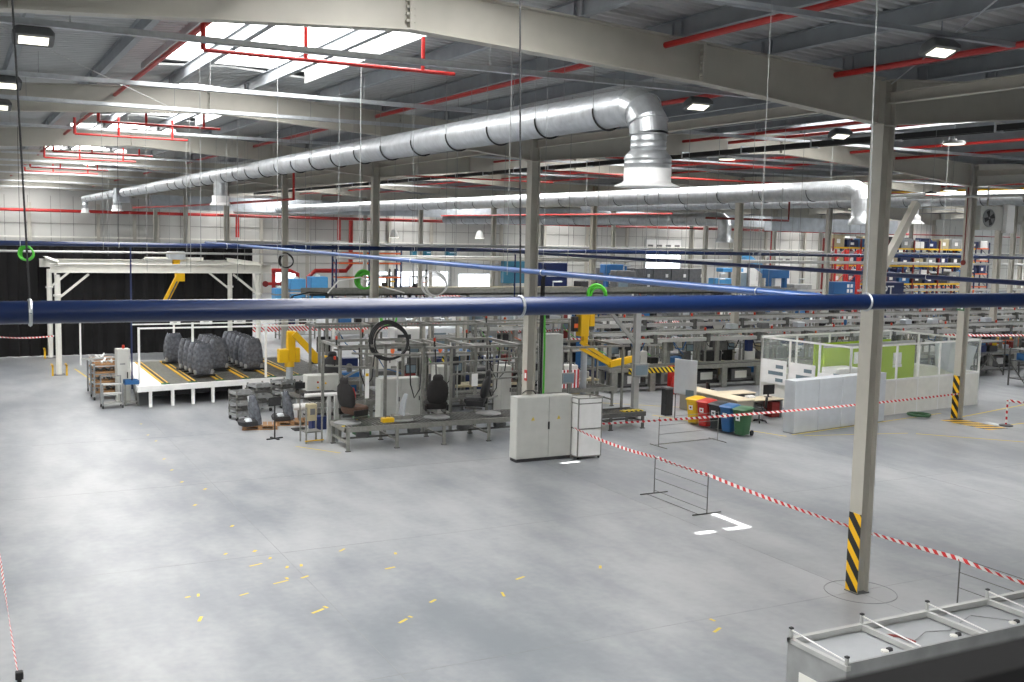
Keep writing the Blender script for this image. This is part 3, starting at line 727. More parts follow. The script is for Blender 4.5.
tape((26,44,2.0),(44,46,2.0),'red and white tape behind the overhead rail row',.25,.13)
tape((1.7,58.5,1.3),(4.2,56.2,1.5),'red and white tape between the black curtain and the gantry leg',.08,.08)
t=thing('barrier_post','black barrier post whose cap shows in the bottom left corner','post',(.62,15.15,0))
MB().lathe([(.17,0),(.17,.03),(.04,.05)],20).build('foot','black',t); MB().tube([(0,0,.04),(0,0,.95)],.03,10).build('pole','black',t); MB().bbox(-.05,-.05,.93,.05,.05,1.03,.01).build('cap','black',t)
t=thing('barrier_post','red and white banded post on a round black foot at the right','post',(36.05,27.35,0))
MB().lathe([(.26,0),(.26,.03),(.2,.05),(.05,.06)],20).build('foot','black',t,True); MB().tube([(0,0,.05),(0,0,1.0)],.035,10).build('pole','postband',t)
tape((26,58,1.0),(46,62,1.0),'red and white tape on the far floor behind the seat line',.2,.14)
# red white fence strip far left behind near pipe
single(MB().box(0,0,.5,14,.02,.95),'barrier_netting','tape','red and white netting strip on the bright floor beyond the seat line','barrier',(15.5,66,0))
# ---- bins
def bin_(x,y,m,label,lm='papers'):
    t=thing('recycling_bin',label,'bin',(x,y,0),-.12,'recycling bins in a row')
    b=MB(); b.loft([(0,0,.06,.2,.24,6),(0,0,.5,.235,.28,6),(0,0,.94,.27,.33,6),(0,0,.97,.29,.35,6),(0,0,1.0,.29,.35,6)],20); b.build('bin_body',m,t,True)
    MB().loft([(0,0,0,.3,.37,6),(0,.0,.035,.3,.37,6),(0,0,.075,.24,.3,5)],20).rot(.08,0,0,(0,.0,1.0)).build('lid',m,t,True)
    for s in(-1,1): MB().lathe([(.1,-.03),(.1,.03)],16,(s*.23,.3,.1),'x').build('wheel','rubber',t)
    MB().tube([(-.25,.36,1.0),(-.25,.42,1.02),(.25,.42,1.02),(.25,.36,1.0)],.015,6).build('handle',m,t)
    MB().box(-.09,-.292,.62,.09,-.275,.8).rot(.07,0,0,(0,0,0)).build('label_sheet',lm,t,label='white paper notice')
    MB().box(-.04,-.297,.68,.04,-.287,.75).rot(.07,0,0,(0,0,0)).build('notice_mark','binred' if m=='binred' else 'darkred' if m=='binyellow' else m,t)
    return t
bin_(24.62,32.0,'binyellow','yellow wheeled recycling bin, leftmost in the row'); bin_(24.62,31.35,'binred','red wheeled recycling bin beside the yellow one'); bin_(24.66,30.7,'binblack','black wheeled recycling bin in the middle of the row')
bin_(24.70,30.1,'binblue','blue wheeled recycling bin with white notice'); bin_(24.76,29.45,'green','green wheeled recycling bin, rightmost in the row')
for o in bpy.data.objects:
    if o.name.startswith('recycling_bin'): o.rotation_euler=(0,0,-PI/2+.3); o.scale=(.95,.95,.95)
# ---- big electrical cabinet
t=thing('electrical_cabinet','large pale double-door electrical cabinet in front of the second column','cabinet',(15.08,28.38,0))
MB().box(0.02,.02,0,1.93,.42,.1).build('plinth','charcoal',t)
MB().bbox(0,.02,.1,1.95,.45,2.02,.012).build('cabinet_body','cab',t)
for x0,x1 in((.02,1.12),(1.13,1.93)): 
    d=MB().bbox(x0,0,.12,x1,.025,2.0,.006).build('door','cab',t)
    s=MB().prism([(0,0),(.13,0),(.065,.12)],0,.004); s.rot(PI/2,0,0,((x0+x1)/2-.07 if x0<.5 else x0+.28,-.002,1.28)); s.build('warning_label','yellowtape',d)
MB().bbox(1.09,-.03,.98,1.15,0,1.22,.01).build('handle','black',t,label='black swing handle')
# white cage case on castors
t=thing('display_case','tall white panelled case with grey frame on castors beside the electrical cabinet','case',(17.06,28.04,0))
W,Dp,Hh=.88,.75,1.95
for x in (0,W-.035):
    for y in(0,Dp-.035): MB().box(x,y,.08,x+.035,y+.035,Hh).build('frame_post','alu',t)
for z in(.08,.95,1.75,Hh-.035):
    f=MB()
    f.box(0,0,z,W,.03,z+.03).box(0,Dp-.03,z,W,Dp,z+.03).box(0,0,z,.03,Dp,z+.03).box(W-.03,0,z,W,Dp,z+.03); f.build('frame_rail','alu',t)
for z0,z1 in((.11,.94),(.99,1.75),(1.79,1.92)):
    MB().box(.035,.008,z0,W-.035,.016,z1).build('front_panel','white',t); MB().box(.008,.035,z0,.016,Dp-.035,z1).build('side_panel','white',t)
    MB().box(W-.016,.035,z0,W-.008,Dp-.035,z1).build('side_panel','white',t); MB().box(.035,Dp-.016,z0,W-.035,Dp-.008,z1).build('back_panel','white',t)
MB().box(.03,.03,1.6,W-.03,Dp-.03,1.62).build('inner_shelf','offwhite',t)
for x in(.06,W-.06):
    for y in (.06,Dp-.06): MB().lathe([(.04,-.02),(.04,.02)],10,(x,y,.04),'x').build('castor','black',t)
# wall cabinet and cables at second column
t=thing('wall_cabinet','narrow tall grey cabinet raised behind the electrical cabinet, right of the second column','cabinet',(16.66,29.6,1.9))
MB().bbox(0,0,0,.7,.4,1.9,.01).build('cabinet_body','cab',t); MB().bbox(.02,-.02,.03,.68,0,1.87,.005).build('door','cab',t); MB().cbox(.12,.2,-1.9,.06,.06,1.9).build('leg','alu',t); MB().cbox(.58,.2,-1.9,.06,.06,1.9).build('leg','alu',t)
t=thing('cable_bundle','bundle of black cables running down the second column','cables',(16.12,28.95,2.0))
for i in range(5): MB().tube([(.03*i,-.02*(i%2),0),(.03*i+.02*math.sin(i),0,1.5),(.03*i,-.02,3.6+.1*i)],.016,6).build('cable','cable',t)
MB().tube([(-.08,0,.0),(-.2,-.05,.12),(-.5,-.1,.14),(-.62,-.1,.06)],.018,6).build('cable','cable',t)
single(MB().tube([(16.5,29.3,1.95),(16.5,29.3,3.4),(16.44,29.25,4.9)],.035,8),'hose','hosegreen','straight green hose running up right of the second column','hose')
t=thing('notice','small red square fire notice on the second column','sign',(15.74,29.02,2.42)); MB().box(-.012,-.01,0,.0,.16,.34).build('plate','red',t); MB().box(-.014,.02,.08,-.012,.13,.24).build('symbol','white',t)
station_late=[]
# ---- seats
def seat_mesh(sc=1.0):
    b=MB()
    b.loft([(0,.02,.42,.2,.07,3),(0,.03,.5,.25,.1,3),(0,.05,.66,.275,.11,3),(0,.08,.86,.27,.10,3),(0,.11,1.02,.24,.085,2.8),(0,.13,1.12,.15,.06,2.5)],20)
    b.loft([(0,.12,1.06,.13,.05,2.5),(0,.135,1.13,.135,.06,3),(0,.14,1.2,.135,.065,3),(0,.145,1.27,.11,.055,2.6),(0,.145,1.3,.07,.03,2)],18)
    return b
def cushion():
    b=MB(); b.loft([(0,-.25,.2,.24,.26,4),(0,-.25,.28,.28,.3,4),(0,-.25,.38,.285,.31,4),(0,-.25,.43,.25,.27,4)],20); return b
def car_seat(loc,rz,label,m='seatdark',base='brown',shell=None,sc=1.12):
    t=thing('car_seat',label,'car seat',loc,rz); t.scale=(sc*1.22,sc*1.05,sc*.98)
    seat_mesh().build('backrest',m,t,True); cushion().build('cushion',m if base is None else base,t,True)
    if shell: MB().loft([(0,-.05,.46,.2,.04,3),(0,-.03,.8,.23,.05,3),(0,0,1.0,.2,.05,3)],16).build('back_panel',shell,t,True)
    for s in(-1,1):
        MB().loft([(s*.27,-.2,.16,.025,.25,4),(s*.27,-.2,.34,.03,.27,4)],12).build('side_shield','black',t,True)
        MB().box(s*.2-.025,-.5,.06,s*.2+.025,.02,.12).build('seat_rail','darkalu',t)
    for s in(-1,1): MB().tube([(s*.05,.12,1.05),(s*.05,.135,1.16)],.008,6).build('headrest_post','alu',t)
    return t
def pallet_plate(t,r=.42):
    MB().lathe([(r,0),(r,.03),(r-.03,.035)],24).build('turntable','darkalu',t)
# ---- conveyor table
def conveyor(name,label,x0,x1,y0,y1,z,n,m='alu',legs=True,brackets=True,guard=None,roll=True,rz=0):
    t=thing(name,label,'conveyor',(x0,y0,0),rz); L,W=x1-x0,y1-y0
    for y in(0,W-.06): 
        MB().box(0,y,z-.16,L,y+.06,z).build('side_rail',m,t)
    r=MB(); k=int(L/.13)
    for i in range(k): r.lathe([(.025,0),(.025,W-.12)],6,((i+.5)*L/k,.06,z-.05),'y')
    r.build('roller_bed','roller',t)
    MB().box(0,.0,z-.15,.05,W,z-.01).build('end_rail',m,t); MB().box(L-.05,0,z-.15,L,W,z-.01).build('end_rail',m,t)
    for i in range(n):
        x=.12+(L-.24)*i/(n-1)
        for y in(.03,W-.03): MB().box(x-.05,y-.03,.03,x+.05,y+.03,z-.16).build('leg',m,t); 
        MB().box(x-.04,.06,.25,x+.04,W-.06,.31).build('crossbar',m,t)
        for y in(.03,W-.03): MB().cbox(x,y,0,.16,.1,.03).build('foot_plate','darkalu',t)
    MB().box(.1,W/2-.03,.26,L-.1,W/2+.03,.32).build('spreader','darkalu',t)
    return t
conveyor('roller_conveyor','low roller conveyor carrying the car seats, left of the electrical cabinet',10.75,17.6,31.75,33.3,.78,5)
conveyor('roller_conveyor','second roller conveyor behind the seat line',11.2,24,36.6,37.8,.8,7)
conveyor('roller_conveyor','third roller conveyor behind the tall grey machine cabinets',12.5,24,41.2,42.3,.85,6)
MBp=MB().box(0,0,0,1.9,.09,.015); single(MBp,'floor_guard_strip','yb','yellow and black edge strip on the left end of the seat conveyor','edge strip',(10.8,31.95,.785),.9)
# motor boxes under conveyor
for i,x in enumerate((11.6,13.4,15.2,16.6)):
    t=thing('drive_motor','%s dark drive motor from the left slung under the seat conveyor'%ORD[i],'motor',(x,32.5,.3))
    MB().lathe([(.1,-.2),(.11,-.16),(.11,.16),(.07,.22)],12,(0,0,.1),'x').build('motor_body','midgrey',t,True); MB().box(-.08,-.1,-.02,.1,.1,.16).build('gearbox','darkalu',t); MB().box(-.05,-.05,.16,.05,.05,.34).build('mount','alu',t)
t=car_seat((11.1,32.5,.86),PI/2+.4,'black and red car seat with brown base on the left end of the seat conveyor','seatdark','brown','red'); 
for x,y,l in((11.1,32.5,'left'),(12.9,32.5,'middle'),(14.22,32.5,'centre'),(16.2,32.6,'right')):
    single(MB().lathe([(.44,0),(.44,.03),(.4,.045),(.2,.05)],28),'turntable','grey','round metal turntable on the seat conveyor, %s one'%{'left':'leftmost','middle':'second from the left','centre':'third from the left','right':'rightmost'}[l],'turntable',(x,y,.785))
car_seat((14.22,32.5,.84),PI-.25,'dark car seat seen from behind in the middle of the seat conveyor','seatdark',None)
car_seat((16.2,33.0,.84),PI+.9,'black car seat at the right end of the seat conveyor beside the cabinet','black',None)
car_seat((12.6,39.0,.95),PI+.2,'grey car seat on the bench behind the left frame upright','charcoal',None)
# yellow fixture, steering frame between seats
t=thing('seat_fixture','metal seat fixture with curved shell between the car seats','fixture',(12.95,32.5,.84))
MB().box(-.3,-.2,0,.3,.2,.12).build('base_block','alu',t); MB().loft([(0,0,.1,.05,.22,3),(.06,0,.5,.05,.2,3),(.16,0,.8,.03,.12,3)],14).build('curved_shell','galvdull',t,True); MB().tube([(-.1,.1,.1),(-.12,.1,1.9)],.035,8).build('mast','alubright',t)
t=thing('tool_box','small yellow box on the seat conveyor','box',(12.35,32.2,.8)); MB().bbox(-.2,-.12,0,.2,.12,.14,.02).build('box_body','yellow',t); MB().tube([(-.08,0,.14),(-.08,0,.19),(.08,0,.19),(.08,0,.14)],.01,5).build('handle','black',t)
# tall grey machine cabinets behind
def ecab(loc,w,d,h,label,rz=0,m='cab',name='machine_cabinet',doors=1,dark=False):
    t=thing(name,label,'cabinet',loc,rz)
    MB().box(.02,.02,0,w-.02,d-.02,.08).build('plinth','charcoal',t); MB().bbox(0,0,.08,w,d,h,.012).build('cabinet_body',m,t)
    for i in range(doors):
        a=w*i/doors; b_=w*(i+1)/doors
        MB().bbox(a+.015,-.02,.1,b_-.015,0,h-.03,.006).build('door',m,t); MB().box(b_-.08,-.045,h*.5,b_-.05,-.02,h*.5+.16).build('handle','black',t)
    return t
ecab((13.25,35.3,.1),1.55,.5,1.65,'low wide grey control cabinet behind the conveyor left of the middle seat',doors=2)
ecab((16.15,36.9,0),.5,.6,1.9,'slim grey cabinet right of the dark middle seat')
ecab((18.2,35.6,0),.45,.6,2.0,'slim grey cabinet at the right end of the seat line frame')
ecab((11.5,38.3,0),1.3,.6,1.55,'grey control cabinet with buttons behind the left seat',doors=2)
for i,(x,z) in enumerate([(11.9,1.1),(12.05,1.1),(12.2,1.25),(11.9,1.3)]): single(MB().lathe([(.04,0),(.03,-.03)],10,(0,0,0),'y'),'push_button','red' if i%2 else 'yellow','%s push button on the control cabinet behind the left seat'%ORD[i],'button',(x,38.27,z))
single(MB().bbox(0,0,0,.55,.5,.62,.04),'waste_box','green','dark green box standing behind the left car seat','box',(12.0,34.2,0))
# portal frames of seat line
def portal(label,x0,x1,y0,y1,z,xs,m='alu',w=.09,extra=()):
    t=thing('machine_portal',label,'frame',(x0,y0,0)); L,W=x1-x0,y1-y0
    for x in xs:
        for y in (0,W): MB().cbox(x-x0,y,0,w,w,z).build('upright',m,t); MB().cbox(x-x0,y,0,w*2,w*2,.02).build('foot_plate','darkalu',t)
        MB().box(x-x0-w/2,0,z-w,x-x0+w/2,W,z).build('crossbeam',m,t)
    for y in(0,W): MB().box(-.1,y-w/2,z-w,L+.1,y+w/2,z).build('top_rail',m,t)
    for (a,b_) in extra: MB().bar(a,b_,w*.7).build('brace',m,t)
    return t
portal('grey aluminium machine frame over the left half of the seat conveyor',11.3,14.4,33.9,35.8,3.15,(11.3,12.9,14.3),extra=[((-.5,.0,2.5),(1.2,0,2.35)),((.2,-.6,2.95),(2.6,-.6,2.8)),((.1,1,2.9),(3.4,1,2.9)),((0,0,2.0),(1.9,2.3,2.2))])
portal('grey aluminium machine frame over the right half of the seat conveyor',14.4,18.3,34.0,36.6,3.0,(15.4,16.35,18.1),extra=[((0,1.2,2.6),(3.9,1.2,2.6)),((1,0,2.0),(3.9,0,2.0)),((1.0,2.4,.95),(3.6,2.4,.95)),((0,0,2.4),(3.9,0,2.5)),((0,2,2.75),(4,2,2.75)),((1.9,0,.9),(3.6,1.5,.9)),((1.9,0,1.75),(3.7,0,1.8))])
portal('rear grey machine frame behind the slim cabinets',12.2,24.2,39.4,40.6,3.3,(12.3,14.4,17,19.5,22,24.1))
portal('low machine frame with rails behind the second column',18.6,23.6,35.2,37.4,2.7,(18.8,21.0,23.4),w=.08)
portal('tall pale frame with diagonal braces behind the dark seat',17.6,20.6,43.6,44.4,3.9,(18.7,20.4),'steel',.14,extra=[((.2,0,3.0),(1.1,0,3.8)),((2.0,0,3.0),(1.2,0,3.8))])
for i,(x,y,z) in enumerate([(11.2,34.0,3.15),(12.9,36.2,3.15),(14.75,34,3.0),(17.2,36.6,3.0),(10.95,33.4,2.55),(19.4,39.4,3.3)]):
    t=thing('signal_light','%s orange signal light from the left on top of the seat line frames'%ORD[[1,2,3,4,0,5][i]],'signal light',(x,y,z),group='signal lights on the seat line frames')
    MB().tube([(0,0,0),(0,0,.2)],.03,8).build('stem','black',t); MB().lathe([(.04,.2),(.04,.29),(.03,.31)],10).build('lens','beacon',t)
# upright rods with sheet
t=thing('instruction_sheet','white instruction strip hanging on the frame left of the grey control cabinet','sheet',(12.2,33.75,1.35)); MB().box(-.07,0,0,.07,.01,1.0).build('sheet','papers',t); MB().box(-.05,-.004,.75,.05,0,.85).build('mark','yellow',t)
single(MB().box(-.12,0,0,.12,.01,.45),'paper_sheet','papers','white paper fixed on the frame upright before the right black seat','sheet',(16.3,33.94,1.55))
# robots / cylinders hanging
t=thing('lift_cylinder','vertical dark lift unit hanging in the right half of the seat line','machine',(15.95,35,1.0)); MB().tube([(0,0,0),(0,0,2.0)],.07,10).build('cylinder','midgrey',t); MB().cbox(0,0,1.2,.3,.25,.3).build('motor','charcoal',t); MB().tube([(.15,0,0),(.15,0,1.6)],.03,8).build('piston','alubright',t)
for i in range(5): station_late.append(((14.2+i*2.05,38.2,0),'%s dark assembly station from the left between the seat line and the third column'%ORD[i],300+i))
for i in range(4): station_late.append(((14.8+i*2.3,44.6,0),'%s assembly station from the left below the wide cable tray'%ORD[i],320+i))
for i,(x,y,z0,z1,dx) in enumerate([(12.2,34.6,3.1,1.6,.6),(13.9,34.2,3.1,1.2,.5),(15.0,34.5,3,1.4,.7),(16.9,34.2,3,1.1,.5),(17.6,35.4,3,1.5,.8),(19.6,36,2.6,1.2,.7)]):
    single(MB().tube([(x,y,z0),(x+.05,y,z1+.5),(x+dx*.4,y,z1),(x+dx*.8,y,z1+.3),(x+dx,y,z0)],.022,6),'hanging_hose','black','%s black hose loop from the left hanging in the seat line frames'%ORD[i],'hose',smooth=True)
for i,(x,y,w,d,h,m_) in enumerate([(12.4,40.1,1.3,.7,1.2,'charcoal'),(15.0,40.2,1.6,.7,1.35,'midgrey'),(18.2,40.0,1.4,.7,1.1,'navy'),(20.6,38.9,1.2,.6,1.3,'charcoal'),(18.9,33.9,.9,.5,1.1,'midgrey'),(13.6,42.6,1.6,.7,1.0,'binblue')]):
    t=thing('drive_unit','%s dark drive unit from the left behind the seat line'%ORD[i],'machine',(x,y,0)); MB().bbox(0,0,.08,w,d,h,.03).build('housing',m_,t); MB().box(w*.1,-.015,h*.3,w*.4,0,h*.8).build('grille','black',t); MB().lathe([(.12,0),(.12,.3),(.06,.34)],12,(w*.7,d/2,h)).build('motor','darkalu',t,True)
# curved cable coils
def coil(loc,R,r,n,m,label,ax=(.4,.9,0),sq=1):
    t=thing('cable_coil',label,'cable coil',loc)
    for i in range(n):
        MB().torus((.03*(i-n/2),.04*(i%3),-.02*i),R*(1-.05*i),r,(ax[0]+.06*(i%3),ax[1],ax[2]+.08*(i%2)),30,6,wob=.03).build('loop',m,t,True)
    return t
coil((12.95,33.6,3.3),.66,.03,4,'black','large coil of black hose hanging from the seat line frame')
coil((13.3,34.6,4.0),.28,.03,3,'hosegreen','green hose coil hanging just below the foreground pipe')
coil((16.15,45,4.8),.4,.05,5,'hosegreen','bright green hose coil on the cable tray above the foreground pipe')
coil((16.5,38,5.0),.5,.018,6,'white','coil of white cable standing above the foreground pipe')
coil((2.25,41,5.93),.25,.035,3,'hosegreen','small green hose coil hanging at the upper left before the black curtain')
coil((14.55,52,5.4),.36,.03,3,'black','small black cable coil hanging on the white pipe near the gantry')
coil((23.9,38,4.55),.38,.06,4,'hosegreen','green hose coil right of the second column just above the foreground pipe')
coil((34.3,30.0,.12),.42,.05,3,'green','dark green hose coil lying on the floor by the booth',(0,0,1))
single(MB().tube([(14.4,45,4.2),(14.9,45,4.75),(15.9,45,4.9),(16.9,45,4.5),(18.0,45,4.2)],.035,6),'cable_loop','white','white cable arching over the tray left of the white coil','cable',smooth=True)
single(MB().tube([(12.4,45,3.7),(12.9,45,4.1),(13.6,45,4.25),(14.4,45,4.2)],.035,6),'cable_loop','black','black hose curving up to the green coil','cable',smooth=True)
# elevated cable tray/platform behind foreground pipe
t=thing('cable_tray','wide grey overhead cable tray behind the foreground pipe in the middle','cable tray',(13.8,45.6,4.05))
MB().box(0,0,0,28,1.4,.08).build('tray_bed','alu',t)
for y in(0,1.36): MB().box(0,y,0,28,y+.04,.28).build('side_rail','alu',t)
for x in (1,8,15,22,27.5): MB().cbox(x,.7,-4.05,.12,.12,4.05).build('leg','alu',t)
t=thing('overhead_deck','beige flat deck of an overhead platform seen above the foreground pipe','platform',(24,52,3.6))
MB().box(0,0,0,11,6,.15).build('deck','khaki',t); MB().box(0,-.05,-.1,11,0,.25).build('edge_beam','grey',t)
for x in(.5,5,10.5):
    for y in(.3,5.7): MB().cbox(x,y,-3.6,.15,.15,3.6).build('leg','steel',t)
# ================================================================== left area
# black curtain behind the gantry
mb=MB(); vs=[];fs=[]
X0,X1=-6.0,14.95; n=180
for i in range(n+1):
    x=X0+(X1-X0)*i/n; y=60.6+.09*math.sin(i*.9)+.04*math.sin(i*2.3)
    vs+=[(x,y,.03),(x,y,5.85),(x,y+.02,5.85),(x,y+.02,.03)]
for i in range(n):
    for k in range(4): l=(k+1)%4; fs.append((i*4+k,i*4+4+k,i*4+4+l,i*4+l))
mb.add(vs,fs); t=thing('curtain','tall black curtain hanging behind the white gantry','curtain',(0,0,0)); mb.build('curtain_cloth','curtain',t,True)
MB().bar((-6,60.6,5.92),(14.95,60.6,5.92),.08).build('curtain_rail','alu',t)
for x in(-5.5,3.5,9,14.9): MB().cbox(x,60.85,0,.1,.1,5.95).build('post','alu',t)
# gantry
t=thing('gantry_crane','white steel gantry standing before the black curtain','gantry',(4.15,53,0))
for (x,y) in((0,0),(9.25,0),(.15,6.9),(9.4,6.9)):
    MB().lathe([(.13,0),(.13,3.6),(.19,3.62),(.19,3.7),(.13,3.72),(.12,4.6)],12,(x,y,.02)).build('post','offwhite',t,True)
    MB().cbox(x,y,0,.5,.5,.03).build('foot_plate','midgrey',t)
    f=MB()
    for s in(-1,1): f.box(x+s*.3-.04,y-.35,.0,x+s*.3+.04,y-.27,.5).box(x+s*.3-.04,y-.35,.42,x+s*.3+.04,y+.3,.5)
    f.build('foot_guard','yellow',t)
for y in(0,6.9):
    MB().ibeam((-.3,y,4.93),(9.9,y,4.93),.42,.3,.03,.03).build('crossbeam','offwhite',t)
    MB().bar((.1,y,3.6),(1.35,y,4.66),.1).build('brace','offwhite',t); MB().bar((9.3,y,3.6),(8.0,y,4.66),.1).build('brace','offwhite',t)
for x in (0,9.3): 
    MB().ibeam((x,-.3,5.15),(x,7.2,5.15),.22,.2).build('side_beam','offwhite',t); MB().bar((x,.1,3.4),(x,1.5,5.0),.09).build('brace','offwhite',t)
t=thing('hoist_trolley','pale hoist trolley with yellow hook block riding on the gantry','hoist',(9.7,55.0,5.26))
MB().box(-1.4,-.12,0,1.4,.12,.16).build('trolley_beam','offwhite',t); MB().bbox(-.35,-.3,.05,.5,.3,.45,.05).build('motor_housing','galvdull',t); MB().box(-1.5,-.4,0,-.2,.0,.1).build('side_plate','alubright',t)
MB().bbox(-.1,-.2,-.3,.25,.1,.08,.03).build('hook_block','yellow',t)
t=thing('lifting_device','yellow slanted lifting arm hanging from the gantry before the curtain','lifting arm',(9.85,54.6,4.5))
MB().bar((0,0,.05),(-.75,-.1,-1.4),.26,.2,(0,1,0)).build('arm_beam','yellow',t); MB().bbox(-.18,-.2,-.25,.25,.2,.4,.03).build('arm_head','yellow',t); MB().bar((.05,-.15,.1),(-.6,-.2,-1.2),.06).build('cylinder','darkalu',t); MB().cbox(-.78,-.1,-1.75,.3,.3,.36).build('gripper','charcoal',t)
# light bar rails below
single(MB().box(0,-.06,0,5.2,.06,.12),'rail_bar','white','white rail bar carrying sign plates over the seat platform','rail',(7.35,45.9,3.04))
# platform (turned by a few degrees)
PR=0.0
def PP(u,v): c,s=math.cos(PR),math.sin(PR); return (6.1+u*c-v*s,42.3+u*s+v*c)
t=thing('seat_platform','large low platform with yellow edged lanes holding the wrapped seats','platform',(6.1,42.3,0),PR)
MB().bar((-.05,.05,.73),(8.7,1.45,.73),.13,.22).build('front_beam','white',t); MB().prism([(.0,.15),(1.02,.32),(1.02,8.0),(.6,8.0)],.72,.80).build('white_lane','white',t)
MB().prism([(1.02,.32),(8.7,1.55),(8.7,8.2),(1.02,8.2)],.70,.77).build('deck','grey',t); MB().bar((-.02,.1,.74),(.6,8.2,.74),.1,.2).build('side_beam','alubright',t); MB().box(.6,8.1,.64,8.7,8.25,.84).build('back_beam','alubright',t)
for lx,(la,lb,lm) in enumerate(((1.2,2.08,'alu'),(2.28,3.2,'roller'),(3.4,4.3,'roller'),(4.5,5.4,'roller'),(5.6,6.5,'roller'),(6.7,8.4,'roller'))):
    r=MB(); k=0
    while .7+la*.165+k*.3<7.9: yy=.7+la*.165+k*.3; r.box(la,yy,.775,lb,yy+.12,.80); k+=1
    r.build('lane_slats',lm,t)
for x in (1.1,2.18,3.3,4.4,5.5,6.6):
    y0=.55+.165*x
    for e in(-.09,.09): MB().box(x+e-.035,y0,.80,x+e+.035,7.8,.85).build('yellow_strip','yellow',t)
    MB().box(x-.05,y0,.80,x+.05,7.8,.86).build('guide_rail','charcoal',t); MB().box(x-.16,y0-.12,.80,x+.16,y0,.84).build('end_plate','green',t)
for x in(.45,1.3,2.1,2.9,4.2,5.6,7.0,8.4):
    for y in(.08+.16*x,4,8.1): MB().cbox(x,y,0,.12,.12,.64).build('leg','white',t)
MB().box(.7,4,.25,8.3,4.08,.33).build('tie_bar','darkalu',t); MB().prism([(.6,1.0),(8.2,2.0),(8.2,3.0),(.6,2.4)],.3,.5).build('drive_tray','charcoal',t)
# posts and rail on the platform
t=thing('sign_gantry','thin white frame of posts and rail over the seat platform','frame',(6.1,42.3,0),PR)
for u,v in((.2,1.2),(2.6,3.0),(2.9,9),(5.25,1.4),(-.7,14),(7.9,.6)): MB().cbox(u,v,0.8 if v<8.2 and u>0 else 0,.08,.08,2.2 if v<8.2 and u>0 else 3.0).build('post','white',t)
MB().bar((.2,1.2,2.96),(7.9,1.2,2.96),.06).build('rail','white',t); MB().bar((.2,3,2.96),(7.9,3,2.96),.05).build('rail','white',t)
for i,(x,w) in enumerate([(7.83,.42),(9.05,.5),(10.45,.5)]):
    t=thing('sign_plate','%s white sign plate from the left over the seat platform'%ORD[i],'sign',(x,45.5,2.9)); MB().box(0,0,0,w,.02,.22).build('plate','papers',t); MB().box(.14,-.004,.09,w-.14,0,.12).build('text_bar','grey',t)
# wrapped seats
def wrapped(loc,rz,label,proto=None):
    if proto: return copy_tree(proto,loc,rz,label)
    t=thing('wrapped_seat',label,'wrapped seat',loc,rz,'plastic wrapped seats on the platform')
    b=MB(); n=22
    secs=[(0,0,.08,.36,.1,4),(.0,0,.2,.44,.14,4),(.0,0,.45,.47,.16,3.5),(0,.0,.85,.46,.15,3),(.0,0,1.15,.41,.13,3),(0,0,1.32,.34,.11,4),(0,0,1.42,.27,.09,5)]
    b.loft(secs,n); rr=random.Random(3)
    b.v=[(x+rr.uniform(-.02,.02),y+rr.uniform(-.025,.025),z+rr.uniform(-.015,.015)) for x,y,z in b.v]
    b.build('plastic_wrap','wrap',t,True); b2=MB().box(-.5,-.2,0,.5,.2,.07); b2.build('carrier_plate','black',t)
    for s in(-1,1): MB().loft([(s*.36,-.1,.08,.05,.06,3),(s*.38,-.11,.2,.07,.07,3),(s*.38,-.1,.28,.05,.05,3)],10).build('wrap_fold','grey',t,True,label='shiny white fold of plastic film')
    return t
sp=None;c=0
lanes=[('in the far left lane',[(8.6,49.1)]),('in the second lane',[(8.95,44.5),(8.9,45.25),(8.85,46.0),(8.8,46.75)]),('in the third lane',[(9.95,46.3),(9.92,47.0),(9.9,47.7),(9.88,48.4)]),('in the right lane',[(11.35,45.9),(11.33,46.65),(11.3,47.4),(11.28,48.1),(11.25,48.8),(11.22,49.5)])]
for nm,pts in lanes:
    for i,(u,v) in enumerate(pts):
        x,y=u,v
        s_=wrapped((x,y,.86),PR+.12+.03*((i*7)%3),'grey plastic wrapped seat %s, %s from the front'%(nm,ORD[i]),sp)
        if sp is None: sp=s_
        s_.scale=(.95,.9,.95)
# left control cabinet
t=thing('control_cabinet','slim tall grey control cabinet with orange beacon left of the platform','cabinet',(5.55,43.95,0),.1)
MB().bbox(0,0,.05,.5,.42,2.12,.015).build('cabinet_body','cab',t); MB().bbox(.02,-.015,.15,.48,0,2.05,.006).build('door','cab',t); MB().box(.36,-.04,.95,.4,-.015,1.2).build('handle','black',t)
MB().lathe([(.05,0),(.05,.12),(.03,.14)],10,(.28,.2,2.12)).build('beacon','beacon',t); MB().box(.1,-.02,1.5,.3,-.015,1.56).build('badge','grey',t); MB().box(0,-.01,0,.5,.4,.05).build('plinth','charcoal',t)
# rack trolleys with parts
def parts_rack(loc,label,seed):
    t=thing('parts_rack',label,'rack',loc,.05); rr=random.Random(seed); W,D=1.0,.8
    for x in(0,W):
        for y in(0,D): MB().cbox(x,y,.12,.06,.06,1.3).build('upright','grey',t); MB().lathe([(.07,-.02),(.07,.02)],12,(x,y,.07),'x').build('castor','rubber',t)
    for k,z in enumerate((.22,.62,1.0,1.32)):
        MB().box(0,0,z,W,D,z+.04).build('shelf','galv' if k%2 else 'grey',t)
        MB().box(.05,.02,z+.05,W-.05,.1,z+.13).build('wooden_slat','wood',t); MB().box(.05,D-.1,z+.05,W-.05,D-.02,z+.13).build('wooden_slat','wood',t)
        b=MB()
        for j in range(7):
            x=rr.uniform(.1,.85); y=rr.uniform(.1,.6); b.bar((x,y,z+.15),(x+rr.uniform(-.2,.2),y+rr.uniform(.05,.25),z+.18+rr.uniform(0,.1)),.06,.05)
        o=b.build('stored_parts','darkalu' if k<3 else 'alubright',t); o['kind']='stuff'
    return t
